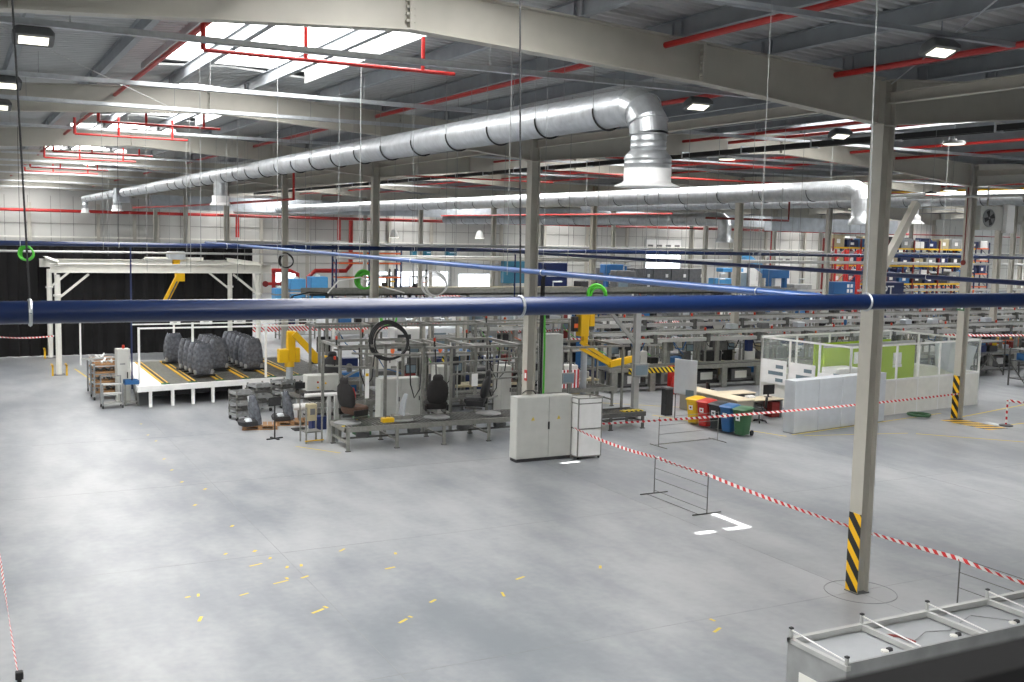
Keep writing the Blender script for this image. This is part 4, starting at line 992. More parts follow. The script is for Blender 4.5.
parts_rack((4.85,46.6,0),'shelf trolley with metal parts on wooden slats, the rear one left of the control cabinet',1); parts_rack((4.8,44.9,0),'shelf trolley with metal parts, between the rear trolley and the small platform truck',2)
single(MB().box(0,-.04,0,1.9,.04,.08),'metal_profile','alubright','long pale metal profile lying on the parts trolleys','profile',(4.5,46.6,1.42),.1)
t=thing('step_trolley','small grey three-deck step trolley in front of the parts racks','trolley',(4.85,42.65,0),.02)
W,D=.72,.5
for x in(0,W):
    MB().cbox(x,0,.1,.05,.05,.85).build('post','grey',t); MB().cbox(x,D,.1,.05,.05,1.1).build('post','grey',t)
    for y in(0,D): MB().lathe([(.06,-.02),(.06,.02)],10,(x,y,.06),'x').build('castor','rubber',t)
for y,z in ((0,.14),(.1,.5),(.25,.85)): MB().box(0,y,z,W,D,z+.05).build('shelf','alubright',t)
MB().box(-.02,0,.18,0,D,.9).build('side_panel','grey',t); MB().tube([(0,D,1.18),(W,D,1.18)],.02,8).build('handle_bar','grey',t)
t=thing('bin_stand','small grey stand with blue tray beside the step trolley','stand',(5.72,43.0,0))
for x in(0,.45):
    for y in(0,.4): MB().cbox(x,y,.0,.04,.04,.85).build('leg','alu',t)
MB().box(-.02,-.02,.12,.47,.42,.15).build('shelf','alu',t)
b=MB().box(-.04,-.04,.84,.5,.44,.87).box(-.04,-.04,.87,-.01,.44,1.0).box(.47,-.04,.87,.5,.44,1.0).box(-.04,-.04,.87,.5,-.01,1.0).box(-.04,.41,.87,.5,.44,1.0); b.build('blue_tray','binblue',t)
# nested machine trolley stacks by the platform
for i,(x,y) in enumerate([(9.15,38.7),(10.2,40.2),(11.3,40.9)]):
    t=thing('frame_trolley','%s grey steel trolley stacked with metal frames, from the left before the platform'%ORD[i],'trolley',(x,y,0),.2+.1*i); rr=random.Random(i)
    for k in range(5):
        z=.16+k*.2
        f=MB().box(-.35,-.35,z,.35,-.29,z+.09).box(-.35,.29,z,.35,.35,z+.09).box(-.35,-.35,z,-.29,.35,z+.09).box(.29,-.35,z,.35,.35,z+.09)
        for j in range(3): a=rr.uniform(-.3,.2); f.bbox(a,-.34,z+.02,a+.14,-.2,z+.17,.01)
        f.build('tray_frame','darkalu' if k%2 else 'grey',t)
    for sx in(-1,1):
        for sy in(-1,1): MB().cbox(sx*.32,sy*.32,.1,.05,.05,1.0).build('post','alu',t); MB().lathe([(.07,-.03),(.07,.03)],10,(sx*.3,sy*.3,.08),'x').build('castor','rubber',t)
# pallets with wrapped seats
def pallet(loc,label,rz=0):
    t=thing('wooden_pallet',label,'pallet',loc,rz)
    for y in(-.38,0,.38):
        for x in(-.52,0,.52): MB().cbox(x,y,.025,.14,.1,.09).build('block','wood',t)
        MB().box(-.6,y-.05,0,.6,y+.05,.025).build('bottom_board','wood',t)
    for i in range(7): MB().box(-.6+i*.175,-.42,.115,-.46+i*.175,.42,.14).build('top_board','wood',t)
    return t
pallet((9.35,36.8,0),'wooden pallet carrying the reclined wrapped seat, left of the robot',-.25); pallet((10.6,37.2,0),'wooden pallet behind the black monitor stand',-.2)
def reclined(loc,rz,label):
    t=thing('packed_seat',label,'wrapped seat',loc,rz)
    b=MB().loft([(0,0,.0,.27,.12,3),(0,.02,.2,.3,.14,3),(0,.06,.6,.28,.12,3),(0,.1,.85,.2,.09,3),(0,.12,1.02,.15,.07,2.6)],18); rr=random.Random(5)
    b.v=[(x+rr.uniform(-.012,.012),y+rr.uniform(-.012,.012),z) for x,y,z in b.v]; b.rot(.28,0,0); b.build('backrest','wrap',t,True)
    c_=MB().loft([(0,-.3,-.02,.28,.3,4),(0,-.32,.12,.3,.33,4),(0,-.32,.2,.24,.26,4)],18); c_.build('cushion','charcoal',t,True)
    MB().loft([(.18,-.42,.16,.14,.13,3),(.18,-.42,.25,.1,.1,3)],12).build('plastic_film','paleblue',t,True); MB().loft([(-.22,-.05,.4,.05,.05,3),(-.2,-.18,.95,.08,.05,3)],10).build('plastic_film','paleblue',t,True)
    return t
reclined((9.2,36.7,.17),-PI/2+.25,'dark packed seat lying reclined on the wooden pallet left of the robot'); reclined((10.55,37.3,.17),-PI/2+.1,'packed seat in shiny film on the pallet behind the monitor stand')
# monitor stand
t=thing('monitor_stand','black monitor on a thin stand with flat feet before the pallets','monitor stand',(9.3,34.65,0),.3)
MB().tube([(0,0,.03),(0,0,1.25)],.025,8).build('pole','black',t); MB().box(-.3,-.03,0,.3,.03,.04).build('foot','black',t); MB().box(-.03,-.25,0,.03,.25,.04).build('foot','black',t)
m_=MB().bbox(-.24,-.03,1.12,.24,.03,1.4,.015).build('monitor','black',t); MB().box(-.21,-.034,1.15,.21,-.03,1.37).build('screen','charcoal',m_)
# robot
t=thing('lifting_manipulator','yellow jointed lifting manipulator on a grey post above the pallets','manipulator',(12.15,43.0,0))
MB().lathe([(.3,0),(.3,.04),(.15,.05),(.14,1.3)],16).build('post','galvdull',t,True)
MB().lathe([(.18,1.3),(.2,1.32),(.2,1.5),(.16,1.55)],16).build('swivel','yellow',t,True)
MB().bbox(-.1,-.16,1.5,.22,.16,2.78,.03).build('column_body','yellow',t); MB().bbox(-.48,-.26,1.5,-.1,.14,2.05,.03).build('drive_box','yellow',t); MB().bbox(.2,-.22,1.5,.4,.2,2.1,.03).build('drive_box','yellow',t)
MB().bar((.12,-.25,2.7),(1.0,-.35,1.75),.26,.16,(0,1,0)).build('upper_arm','yellow',t); MB().bar((.25,-.14,2.55),(.9,-.2,1.72),.08).build('parallel_rod','yellow',t)
MB().lathe([(.2,-.14),(.2,.14)],16,(1.0,-.3,1.65),'y').build('elbow_joint','yellow',t,True); MB().box(.85,-.42,1.42,1.1,-.2,1.5).build('stop_block','black',t)
MB().tube([(1.0,-.3,1.62),(1.35,-.3,1.72),(1.5,-.3,1.7),(1.55,-.3,1.5)],.06,10).build('forearm','yellow',t,True); MB().lathe([(.12,0),(.12,.35)],12,(1.55,-.3,1.18)).build('wrist','black',t,True)
MB().bbox(1.43,-.42,.55,1.67,-.18,1.2,.03).build('gripper','yellow',t); MB().bar((1.5,-.3,.55),(1.1,-.3,.4),.1).build('gripper_finger','yellow',t)
# table between robot and line
t=thing('work_table','low work table with dark top under the yellow manipulator','table',(10.9,37.5,0),.02)
MB().box(0,0,.82,2.4,1.4,.88).build('table_top','darkalu',t)
for x in(.05,2.35):
    for y in(.05,1.35): MB().cbox(x,y,0,.07,.07,.82).build('leg','alu',t)
MB().tube([(-.3,-.4,.62),(1.6,-.4,.62)],.12,12).build('white_roll','white',t); MB().tube([(.2,-.2,.98),(1.9,-.2,.98)],.07,10).build('white_roll','white',t); MB().box(.3,.3,.88,1.6,1.1,.98).build('fixture_plate','black',t)
t=thing('test_station','small cream control box on a wheeled frame left of the seat conveyor','machine',(10.25,33.7,0),.1)
for x in(-.25,.3):
    for y in(-.2,.3): MB().cbox(x,y,0,.045,.045,1.2 if x<0 else .9).build('post','alu',t)
MB().bbox(-.2,-.22,.75,.12,.02,1.3,.02).build('control_box','khaki',t); MB().box(-.12,-.235,.95,.04,-.22,1.15).build('dial_plate','midgrey',t)
MB().box(-.25,-.2,.35,.3,.3,.39).build('shelf','alu',t); MB().box(-.3,-.25,.08,.35,-.2,.11).build('yellow_bar','yellow',t)
for i,x in enumerate((.5,.75)): MB().cbox(x,-.3,0,.12,.1,1.55).build('clamp_column','alubright',t)
t=thing('tool_stand','thin tall stand with small black screen between pallets and seat conveyor','stand',(10.55,36.0,0)); MB().tube([(0,0,0),(0,0,1.75)],.02,6).build('pole','darkalu',t); MB().bbox(-.18,-.03,1.45,.18,.03,1.66,.01).build('screen','black',t); MB().box(-.25,-.25,0,.25,.25,.03).build('foot','black',t)
single(MB().bbox(0,0,0,.6,.5,.45,.05),'storage_crate','navy','dark blue crate on the floor behind the monitor stand','crate',(10.9,35.7,0))
t=thing('screen_on_post','black screen on a thin post behind the manipulator','screen',(14.9,47.0,0)); MB().tube([(0,0,0),(0,0,2.4)],.03,6).build('post','darkalu',t); MB().bbox(-.35,-.05,1.4,.3,.05,2.1,.02).build('screen','black',t)
# small cabinet behind
ecab((16.2,44.5,0),1.0,.5,2.2,'white cabinet with sockets behind the seat line frames',doors=1,m='white')
# ================================================================== second line with overhead rails
def ov_rail(y,x0,x1,z,label,step=2.05,m='alu'):
    t=thing('overhead_rail',label,'rail',(x0,y,0)); L=x1-x0
    MB().box(0,-.05,z+.33,L,.05,z+.46).build('upper_rail','alubright',t); MB().box(0,.5,z+.34,L,.6,z+.5).build('upper_rail',m,t)
    k=0; x=.3
    while x<L:
        MB().box(x+.1,-.12,z,min(x+step*1.48,L),.12,z+.17).build('cover_segment','alubright',t)
        MB().box(x-.14,-.16,z-.06,x+.06,.16,z+.36).build('rail_joint','darkalu',t)
        x+=step*1.5
    x=.9
    while x<L:
        MB().cbox(x,.0,0,.16,.16,z).build('leg',m,t); MB().cbox(x,1.6,0,.12,.12,z+.3).build('leg',m,t); MB().cbox(x,.0,0,.3,.3,.03).build('foot_plate','darkalu',t)
        MB().box(x-.05,0,z+.2,x+.05,1.7,z+.3).build('cross_arm',m,t); x+=step*1.5
    rq=random.Random(int(y*10)); x=1.6
    while x<L:
        w_=.25+rq.random()*.5; h_=.2+rq.random()*.5
        MB().bbox(x,.1,z-.05-h_,x+w_,.35,z-.05,.02).build('hung_box',rq.choice(['charcoal','midgrey','black','darkalu','navy','offwhite']),t)
        MB().tube([(x+w_,.2,z),(x+w_+.2,.2,z-.35),(x+w_+.6,.2,z-.4),(x+w_+.8,.2,z)],.03,5).build('cable_loop',rq.choice(['black','black','white','binblue']),t)
        if rq.random()<.5: MB().bbox(x+1,.3,z+.5,x+1.5,.7,z+.75,.03).build('motor_unit',rq.choice(['charcoal','galvdull','midgrey']),t)
        x+=1.9+rq.random()*1.2
    x=2.2
    while x<L:
        MB().lathe([(.05,0),(.05,.12),(.03,.14)],8,(x,0,z+.5)).build('red_lamp','beacon',t,label='small red signal lamp'); x+=4.1
    return t
ov_rail(40.7,25.4,62,2.1,'long overhead rail with white covers in front of the machine rows')
ov_rail(43.9,27,70,2.5,'second overhead rail behind the one with white covers')
# low conveyor line under the rail with legs and grey modules
t=thing('assembly_conveyor','long grey assembly conveyor under the overhead rail with white covers','conveyor',(25.6,39.6,0))
MB().box(0,0,.92,36,.08,1.1).build('side_rail','alu',t); MB().box(0,1.0,.92,36,1.08,1.1).build('side_rail','alu',t); MB().box(0,.08,.95,36,1.0,1.0).build('belt','charcoal',t)
x=.3
while x<36:
    MB().cbox(x,.04,0,.3,.2,.95).build('leg','alu',t); MB().cbox(x,1.04,0,.2,.2,.95).build('leg','alu',t); x+=2.05
MB().box(0,.3,.05,36,.5,.25).build('base_duct','charcoal',t); MB().box(.0,.02,.1,36,.1,.2).build('kick_rail','grey',t)
rr=random.Random(11)
for i in range(16):
    x=26.6+i*2.05
    kind=i%4
    t=thing('machine_module','%s grey machine module from the left below the assembly conveyor'%ORD[i],'machine',(x,39.9,.25),0)
    MB().bbox(0,0,0,1.2,.7,.55,.02).build('module_body',['midgrey','grey','charcoal','midgrey'][kind],t); MB().box(.2,-.02,.1,.9,0,.45).build('cover_plate',['white','midgrey','cab','offwhite'][kind],t); MB().lathe([(.1,-.12),(.1,.0)],10,(1.0,0,.25),'y').build('motor','darkalu',t)
# machines standing on the conveyor line
def station(loc,label,seed,rz=0,group=None,tall=None):
    rr=random.Random(seed); t=thing('assembly_station',label,'assembly station',loc,rz,group)
    W=1.6+rr.random()*.8; D=.9; H=tall or rr.choice([1.9,2.2,2.5])
    for x in(0,W):
        for y in(0,D): MB().cbox(x,y,0,.08,.08,H).build('upright','alu',t)
    f=MB().box(0,-.04,H-.08,W,.04,H).box(0,D-.04,H-.08,W,D+.04,H).box(-.04,0,H-.08,.04,D,H).box(W-.04,0,H-.08,W+.04,D,H); f.build('top_frame','alubright',t)
    MB().box(-.05,-.1,.85,W+.05,D,.93).build('worktop',rr.choice(['grey','alu','khaki']),t); MB().box(0,0,.25,W,D,.29).build('shelf','alu',t)
    MB().bbox(.15,.1,.93,.15+W*.4,.6,1.15+rr.random()*.45,.03).build('fixture',rr.choice(['midgrey','charcoal','navy','white','galvdull','binblue']),t)
    MB().bbox(W*.62,.2,.93,W*.62+.4,.6,1.2+rr.random()*.4,.03).build('tooling',rr.choice(['charcoal','midgrey','alubright','darkred','black']),t)
    MB().bbox(.2,.1,.29,W*.75,.7,.29+.2+rr.random()*.3,.03).build('stored_box',rr.choice(['binblue','grey','white','charcoal','navy','khaki']),t)
    if rr.random()<.6:
        s_=MB().bbox(W*.55,-.06,1.5,W*.55+.45,-.01,1.85,.01).build('monitor','charcoal',t); MB().box(W*.55+.03,-.064,1.53,W*.55+.42,-.06,1.82).build('screen','screen',s_)
    if rr.random()<.5: MB().lathe([(.05,0),(.05,.14),(.08,.14),(.08,.34),(.03,.37)],10,(W*.3,0,H)).build('signal_light',rr.choice(['beacon','orange','binblue']),t)
    MB().tube([(.1,.3,H),(.4,.3,H-.5),(W*.5,.3,1.5),(W*.62,.3,1.3)],.02,5).build('hose',rr.choice(['black','binblue','hosegreen','orange']),t)
    MB().box(0,D*.5,1.25,W,D*.5+.03,1.33).build('mid_rail','alu',t)
    return t
for l_,lb_,sd_ in station_late: station(l_,lb_,sd_)
c=0
for i in range(17):
    x=26.0+i*2.15
    station((x,41.6,0),'%s assembly station from the left directly behind the assembly conveyor'%ORD[i],100+i,group='assembly stations behind the overhead rail')
ROWS=[(48,22,72,'second'),(53.5,24,80,'third'),(66,18,92,'fourth'),(78,22,100,'fifth')]
for r_i,(y,x0,x1,nm) in enumerate(ROWS):
    x=x0; i=0; protos=[]
    st=2.9 if r_i<2 else 3.7
    while x<x1:
        if seen([(x,y,0),(x+2,y,2.2)],4):
            lb='%s assembly station from the left in the %s machine row behind the overhead rails'%(ORD[min(i,48)],nm)
            if len(protos)<6: o=station((x,y,0),lb,200+r_i*20+i,group='machine rows in the middle background'); protos.append(o)
            else: o=copy_tree(protos[i%6],(x,y+((i*37)%10)*.05,0),((i*13)%5)*.03,lb)
            i+=1
        x+=st+((i*29)%7)*.08
# extra overhead rails farther
for y,x0,x1,z,nm in ((49.8,24,75,2.7,'third'),(55.5,26,84,2.6,'fourth'),(67.5,24,96,2.7,'fifth')):
    t=thing('overhead_rail','%s overhead rail counted from the front, among the machine rows'%nm,'rail',(x0,y,0)); L=x1-x0
    MB().box(0,-.08,z,L,.08,z+.16).build('upper_rail','alubright',t); MB().box(0,1.0,z,L,1.12,z+.14).build('upper_rail','alu',t)
    x=.5
    while x<L: MB().cbox(x,0,0,.12,.12,z).build('leg','alu',t); MB().box(x-.04,0,z-.1,x+.04,1.1,z).build('cross_arm','alu',t); x+=4.6
# upright with monitor and hazard ended table
t=thing('post_with_brace','pale steel post with slanted braces and a small monitor right of the yellow arm','post',(22.7,33.25,0))
MB().cbox(0,0,0,.22,.2,4.6).build('post','alubright',t); MB().cbox(0,0,0,.4,.4,.03).build('foot_plate','darkalu',t); MB().bar((-.05,0,3.0),(-1.1,.5,4.4),.1).build('brace','alubright',t); MB().bar((-.05,.1,3.0),(-.6,1.5,4.4),.1).build('brace','alubright',t)
m_=MB().bbox(-.3,-.35,1.75,.35,-.25,2.25,.02).build('monitor','grey',t); MB().box(-.24,-.355,1.82,.29,-.35,2.18).build('screen','screen',m_); MB().box(-.1,-.25,1.9,.1,-.05,2.1).build('monitor_arm','charcoal',t)
t=conveyor('end_conveyor','short roller conveyor end with hazard marking right of the white panelled case',19.3,22.3,31.9,33.0,.62,3,'darkalu')
single(MB().box(0,0,0,.85,.3,.03),'floor_guard_strip','yb','yellow and black strip on the short conveyor end','edge strip',(21.4,32.0,.63))
single(MB().box(0,0,0,3.2,.06,.22),'hazard_bar','yb','long yellow and black striped guard bar right of the small monitor','guard bar',(24.0,35.6,1.45))
single(MB().box(-.11,-.03,0,.11,.03,1.6),'hazard_board','yb','yellow and black striped board at the foot of the pale braced frame','guard bar',(18.7,42.0,.2))
# yellow manipulator 2
t=thing('lifting_manipulator','yellow lifting arm hanging from a yellow post right of the second column','manipulator',(22.7,37.0,0))
MB().lathe([(.2,0),(.2,.04),(.13,.05),(.13,2.6)],14).build('post','galvdull',t,True); MB().bbox(-.32,-.2,2.9,.1,.2,4.3,.04).build('column_body','yellow',t); MB().bbox(.12,-.15,3.3,.4,.2,4.2,.04).build('drive_box','yellow',t)
MB().box(-.1,-.1,2.55,.1,.1,2.95).build('swivel','yellow',t)
for s in(-.12,.12): MB().bar((-.3,-.2,2.55+s),(1.2,-.2,1.75+s*.6),.14,.12,(0,1,0)).build('parallel_arm','yellow',t)
MB().bar((1.1,-.2,1.72),(2.35,-.2,1.92),.26,.2,(0,1,0)).build('forearm','yellow',t); MB().cbox(2.45,-.2,1.7,.2,.25,.35).build('gripper','charcoal',t)
MB().bbox(-.62,-.15,3.1,-.4,.1,3.7,.02).build('lamp_box','black',t); MB().box(-.6,-.16,3.25,-.42,-.15,3.42).build('orange_lamp','orange',t)
# machines by second column
single(MB().bbox(0,0,0,.9,.06,.72,.01),'striped_cloth','redwhite','red and white striped board leaning behind the electrical cabinet','board',(21.0,36.0,.95))
t=thing('small_screen','small grey operator screen just right of the white panelled case','screen',(20.8,35.0,0)); MB().cbox(0,0,0,.06,.06,1.35).build('post','alu',t); m_=MB().bbox(-.3,-.05,1.3,.25,.03,1.72,.02).build('monitor','grey',t); MB().box(-.25,-.055,1.35,.2,-.05,1.67).build('screen','screen',m_)
t=thing('small_screen','small operator screen above the right end of the electrical cabinet','screen',(18.3,33.4,0)); MB().cbox(0,0,0,.06,.06,2.1).build('post','alu',t); m_=MB().bbox(-.3,-.05,2.05,.3,.03,2.4,.02).build('monitor','grey',t); MB().box(-.25,-.055,2.1,.25,-.05,2.35).build('screen','charcoal',m_)
# red things
t=thing('fire_extinguisher_stand','red stand with extinguishers behind the dark bin post','extinguisher',(28.2,38.3,0)); MB().lathe([(.12,0),(.12,.6),(.06,.7),(.03,.75)],12,(0,0,.1)).build('cylinder','red',t,True); MB().lathe([(.12,0),(.12,.6),(.06,.7),(.03,.75)],12,(.35,0,.1)).build('cylinder','red',t,True); MB().box(-.2,.15,0,.6,.2,1.3).build('back_board','red',t)
t=thing('white_board','white display board on thin legs left of the recycling bins','board',(24.65,32.75,0),-1.2)
MB().bbox(-.5,0,1.0,.5,.04,2.35,.01).build('panel','paleblue',t)
for s in(-.42,.42): MB().tube([(s,.02,0),(s,.02,1.1)],.02,6).build('leg','darkalu',t); MB().box(s-.02,-.2,0,s+.02,.25,.03).build('foot','darkalu',t)
MB().box(.05,-.02,.95,.4,0,1.2).build('leaflet_tray','screen',t)
t=thing('waste_bin','tall narrow dark bin left of the white display board','bin',(24.75,34.0,0)); MB().bbox(-.17,-.17,0,.17,.17,1.05,.02).build('bin_body','charcoal',t); MB().bbox(-.18,-.18,1.05,.18,.18,1.12,.02).build('lid','midgrey',t)
# desks
t=thing('sideboard','long cream topped sideboard behind the recycling bins','sideboard',(26.1,31.4,0),-.0)
MB().box(0,0,0.03,.8,3.6,.86).build('carcass','deskside',t); MB().box(-.03,-.03,.86,.83,3.63,.9).build('top_board','desk',t)
for y in(0,1.2,2.4): MB().box(-.015,y+.02,.06,0,y+1.18,.84).build('door','deskside',t)
def desk(x,y,W,D,label):
    t=thing('office_desk',label,'desk',(x,y,0)); MB().bbox(0,0,.72,W,D,.76,.008).build('desk_top','desk',t)
    for a in(.04,W-.04): MB().box(a-.02,.04,0,a+.02,D-.04,.72).build('side_panel','grey',t)
    MB().box(.05,D-.06,.3,W-.05,D-.03,.7).build('modesty_panel','grey',t); return t
desk(26.95,31.9,1.9,.85,'cream topped office desk left of the grey partition'); desk(27.1,33.6,1.8,.8,'second cream desk behind the front one')
def chair(loc,rz,label):
    t=thing('office_chair',label,'chair',loc,rz)
    MB().loft([(0,0,.42,.22,.22,4),(0,0,.48,.25,.25,4),(0,0,.52,.23,.23,4)],18).build('seat','black',t,True)
    MB().loft([(0,.22,.6,.18,.035,4),(0,.24,.8,.23,.045,4),(0,.26,1.0,.2,.035,3)],18).build('backrest','black',t,True)
    MB().tube([(0,.1,.42),(0,.28,.45),(0,.26,.7)],.02,6).build('back_support','black',t); MB().tube([(0,0,.1),(0,0,.42)],.03,8).build('gas_lift','darkalu',t)
    b=MB()
    for k in range(5): a=2*PI*k/5; b.bar((0,0,.1),(.28*math.cos(a),.28*math.sin(a),.07),.04)
    b.build('star_base','black',t)
    for k in range(5): a=2*PI*k/5; MB().lathe([(.03,-.02),(.03,.02)],8,(.28*math.cos(a),.28*math.sin(a),.03),'x').build('castor','rubber',t)
    for s in(-1,1): MB().tube([(s*.22,.1,.45),(s*.28,.08,.66),(s*.28,-.12,.68)],.015,6).build('armrest','black',t)
    return t
chair((27.2,31.4,0),-2.2,'black office chair before the cream desk'); chair((27.9,35.1,0),1.2,'black office chair behind the far desk')
single(MB().bbox(0,0,0,.4,.5,.6,.01),'drawer_pedestal','darkred','dark red brown drawer pedestal under the desk end','pedestal',(28.35,32.0,.02))
t=thing('computer_monitor','black computer monitor on the desk beside the partition','monitor',(28.5,32.4,.76)); MB().bbox(-.28,-.02,.12,.28,.02,.5,.01).build('panel','black',t); MB().cbox(0,.03,.02,.06,.04,.2).build('neck','black',t); MB().cbox(0,.03,0,.25,.18,.02).build('foot','black',t)
single(MB().bbox(0,0,0,.35,.25,.08,.01),'paper_tray','white','white paper tray on the cream desk','tray',(27.5,32.4,.76))
# ---- grey partition
t=thing('partition_wall','grey free standing partition of tall cabinets beside the desks','partition',(26.75,29.0,0),.145)
W=1.35
for i in range(4): MB().bbox(i*W+.01,0,.03,(i+1)*W-.01,.5,1.93,.01).build('cabinet_unit','paleblue',t)
MB().box(0,.02,0,4*W,.48,.03).build('plinth','grey',t)
# ---- glazed booth
t=thing('glazed_booth','white booth with glass upper half and lime green inner walls','booth',(31.0,30.6,0),.115)
L=8.65; D=4.6
def frame_side(p,q,n,zt=2.85,zl=1.42):
    p=Vector(p);q=Vector(q)
    d=(q-p)
    MB().bar(p+V(0,0,zl/2),q+V(0,0,zl/2),.06,zl).build('lower_panel','offwhite',t)
    for i in range(n+1):
        a=p+d*i/n; MB().box(a.x-.035,a.y-.035,0,a.x+.035,a.y+.035,zt).build('mullion','white',t)
    MB().bar(p+V(0,0,zt),q+V(0,0,zt),.07).build('top_rail','white',t); MB().bar(p+V(0,0,zl),q+V(0,0,zl),.07).build('mid_rail','white',t)
    for i in range(n):
        a=p+d*(i+.02)/n; b_=p+d*(i+.98)/n; MB().bar(a+V(0,0,(zt+zl)/2),b_+V(0,0,(zt+zl)/2),.012,zt-zl-.08).build('glass_pane',GL,t)
GL=mat('booth_glass',(225,235,235),.05,alpha=.07)
frame_side((0,0,0),(L,0,0),6); frame_side((L,0,0),(L,D,0),3); frame_side((L,D,0),(0,D,0),4); frame_side((0,D,0),(0,0,0),3)
MB().box(3.2,D-.12,.05,L-.1,D-.06,2.45).build('green_wall','lime',t,label='lime green inner wall'); MB().box(1.6,2.6,.05,L-.9,2.7,2.5).build('green_wall','lime',t,label='lime green inner wall')
MB().box(1.6,2.58,2.5,L-.9,2.68,2.62).build('white_strip','alubright',t)
for x,w,z0,z1,m_ in ((3.5,.35,1.75,2.25,'papers'),(4.7,.55,1.6,2.4,'midgrey'),(6.2,.55,1.6,2.1,'papers'),(6.2,.6,1.45,1.58,'white')): MB().box(x,2.56,z0,x+w,2.6,z1).build('notice_sheet',m_,t)
MB().bbox(1.2,1.6,0,2.6,2.4,1.75,.02).build('white_cabinet','white',t)
for i in range(3): MB().box(-.12,3.15-i*1.5,.95,-.08,4.5-i*1.5,1.95 if i<2 else 1.7).build('poster_board','papers',t)
g=MB()
for i in range(3):
    for k in range(3): g.box(-.13,3.3-i*1.5,1.05+k*.28,-.12,3.7-i*1.5+.4*(k%2),1.2+k*.28)
g.build('poster_drawing','screen',t)
t2=thing('white_sheet','large white sheet of film hanging over the right end of the booth','sheet',(39.3,33.0,0))
b=MB().add([(0,0,1.3),(.2,-.9,1.1),(.5,-1.1,2.5),(.0,-.1,2.7),(-.5,.3,2.6),(-.3,.4,1.5)],[(0,1,2,3),(0,3,4,5)]); b.add([(0,0.03,1.3),(.2,-.87,1.1),(.5,-1.07,2.5),(.0,-.07,2.7),(-.5,.33,2.6),(-.3,.43,1.5)],[(3,2,1,0),(5,4,3,0)]); b.build('film','paleblue',t2)
t=thing('exit_sign','small green exit sign on the striped column by the booth','sign',(35.34,29.06,4.35)); MB().box(-.02,-.02,0,0,.34,.2).build('plate','green',t); MB().box(-.024,.04,.06,-.02,.14,.15).build('symbol','white',t); MB().box(-.024,.2,.08,-.02,.3,.12).build('symbol','white',t)
t=thing('alarm_pipe','thin red conduit with round red box down the striped column by the booth','conduit',(35.31,29.2,0)); MB().tube([(0,0,6.3),(0,0,9.2)],.02,6).build('conduit','darkred',t); MB().lathe([(.1,-.06),(.1,.0)],14,(0,0,6.25),'x').build('round_box','darkred',t)
# shelving machines at the right edge
for i,(x,y,a) in enumerate([(44.3,37.3,.1),(46.6,34.4,.0),(49.5,33.4,.05),(47.5,38.0,.1),(50.8,37.0,0),(48,42,0),(52,42,0)]):
    t=thing('flow_rack','%s grey flow rack on open trestle legs, at the right edge beyond the booth'%ORD[i],'rack',(x,y,0),a,'flow racks at the right edge')
    for u in(0,2.4):
        for v in(0,1.0): MB().cbox(u,v,0,.06,.06,1.9).build('post','darkalu',t)
        MB().bar((u,0,.1),(u,1,1.2),.04).build('brace','darkalu',t)
    MB().bar((0,0,.1),(1.2,0,1.2),.04).build('brace','darkalu',t); MB().bar((2.4,0,.1),(1.2,0,1.2),.04).build('brace','darkalu',t)
    for z in(.35,1.25,1.8): MB().box(0,0,z,2.4,1,z+.05).build('shelf','midgrey',t)
    MB().bbox(.2,.1,1.3,.9,.8,1.65,.02).build('stored_box',['navy','binblue','white'][i%3],t); MB().bbox(1.2,.1,1.3,1.9,.8,1.6,.02).build('stored_box',['charcoal','black','grey'][i%3],t)
for i,(x,y) in enumerate([(52.9,42),(55.2,42.3)]):
    t=thing('storage_crate','%s orange yellow crate among the racks at the right edge'%ORD[i],'crate',(x,y,.9)); MB().bbox(0,0,0,1.2,.6,.55,.04).build('crate_body','yellow' if 0 else 'orange' if i else 'binyellow',t); MB().box(-.03,-.03,.5,1.23,.63,.57).build('rim','yellow',t); MB().cbox(.65,.3,-.9,.1,.1,.9).build('post','grey',t)
# ================================================================== far background things
for i in range(6):
    ecab((50.2+i*2.0,80,0),1.9,1.0,4.1,'%s tall grey cabinet from the left in the far cabinet row'%ORD[i],m='midgrey',doors=2,name='tall_cabinet')
    MB
for i in range(12):
    t=thing('label_card','%s white card from the left on the far cabinet row'%ORD[i],'card',(51.5+(i%6)*2.0,79.93,3.3 if i<6 else 2.3)); MB().box(0,0,0,.28,.02,.3).build('card','papers',t)
for i,(x,y,z,w,h,m_) in enumerate([(62.5,78,3.9,2.4,.35,'skyblue'),(58.6,60,2.95,2.2,.95,'binblue')]):
    t=thing('blue_container','%s container in the far background'%['pale blue flat','blue boxed','small blue'][i],'container',(x,y,z)); MB().bbox(0,0,0,w,1,h,.03).build('container_body',m_,t)
    for k in range(4): MB().box(w*.62+(k%2)*.35,-.02,h*.15+(k//2)*h*.4,w*.62+(k%2)*.35+.22,0,h*.42+(k//2)*h*.4).build('white_label','papers',t)
    MB().cbox(w/2,.5,-z,.15,.15,z).build('support_post','grey',t)
t=thing('incline_conveyor','blue inclined conveyor chute rising to the left in the background','conveyor',(63.3,76,0)); MB().bar((-.2,0,5.5),(3.9,0,3.3),.8,.45).build('chute','skyblue',t); MB().cbox(.5,0,0,.2,.2,4.9).build('leg','grey',t); MB().cbox(3.4,0,0,.2,.2,3.3).build('leg','grey',t)
for i,(x,z0,z1) in enumerate([(44.9,3.6,5.0),(48.4,3.7,4.9),(51.5,3.6,4.8)]):
    pass
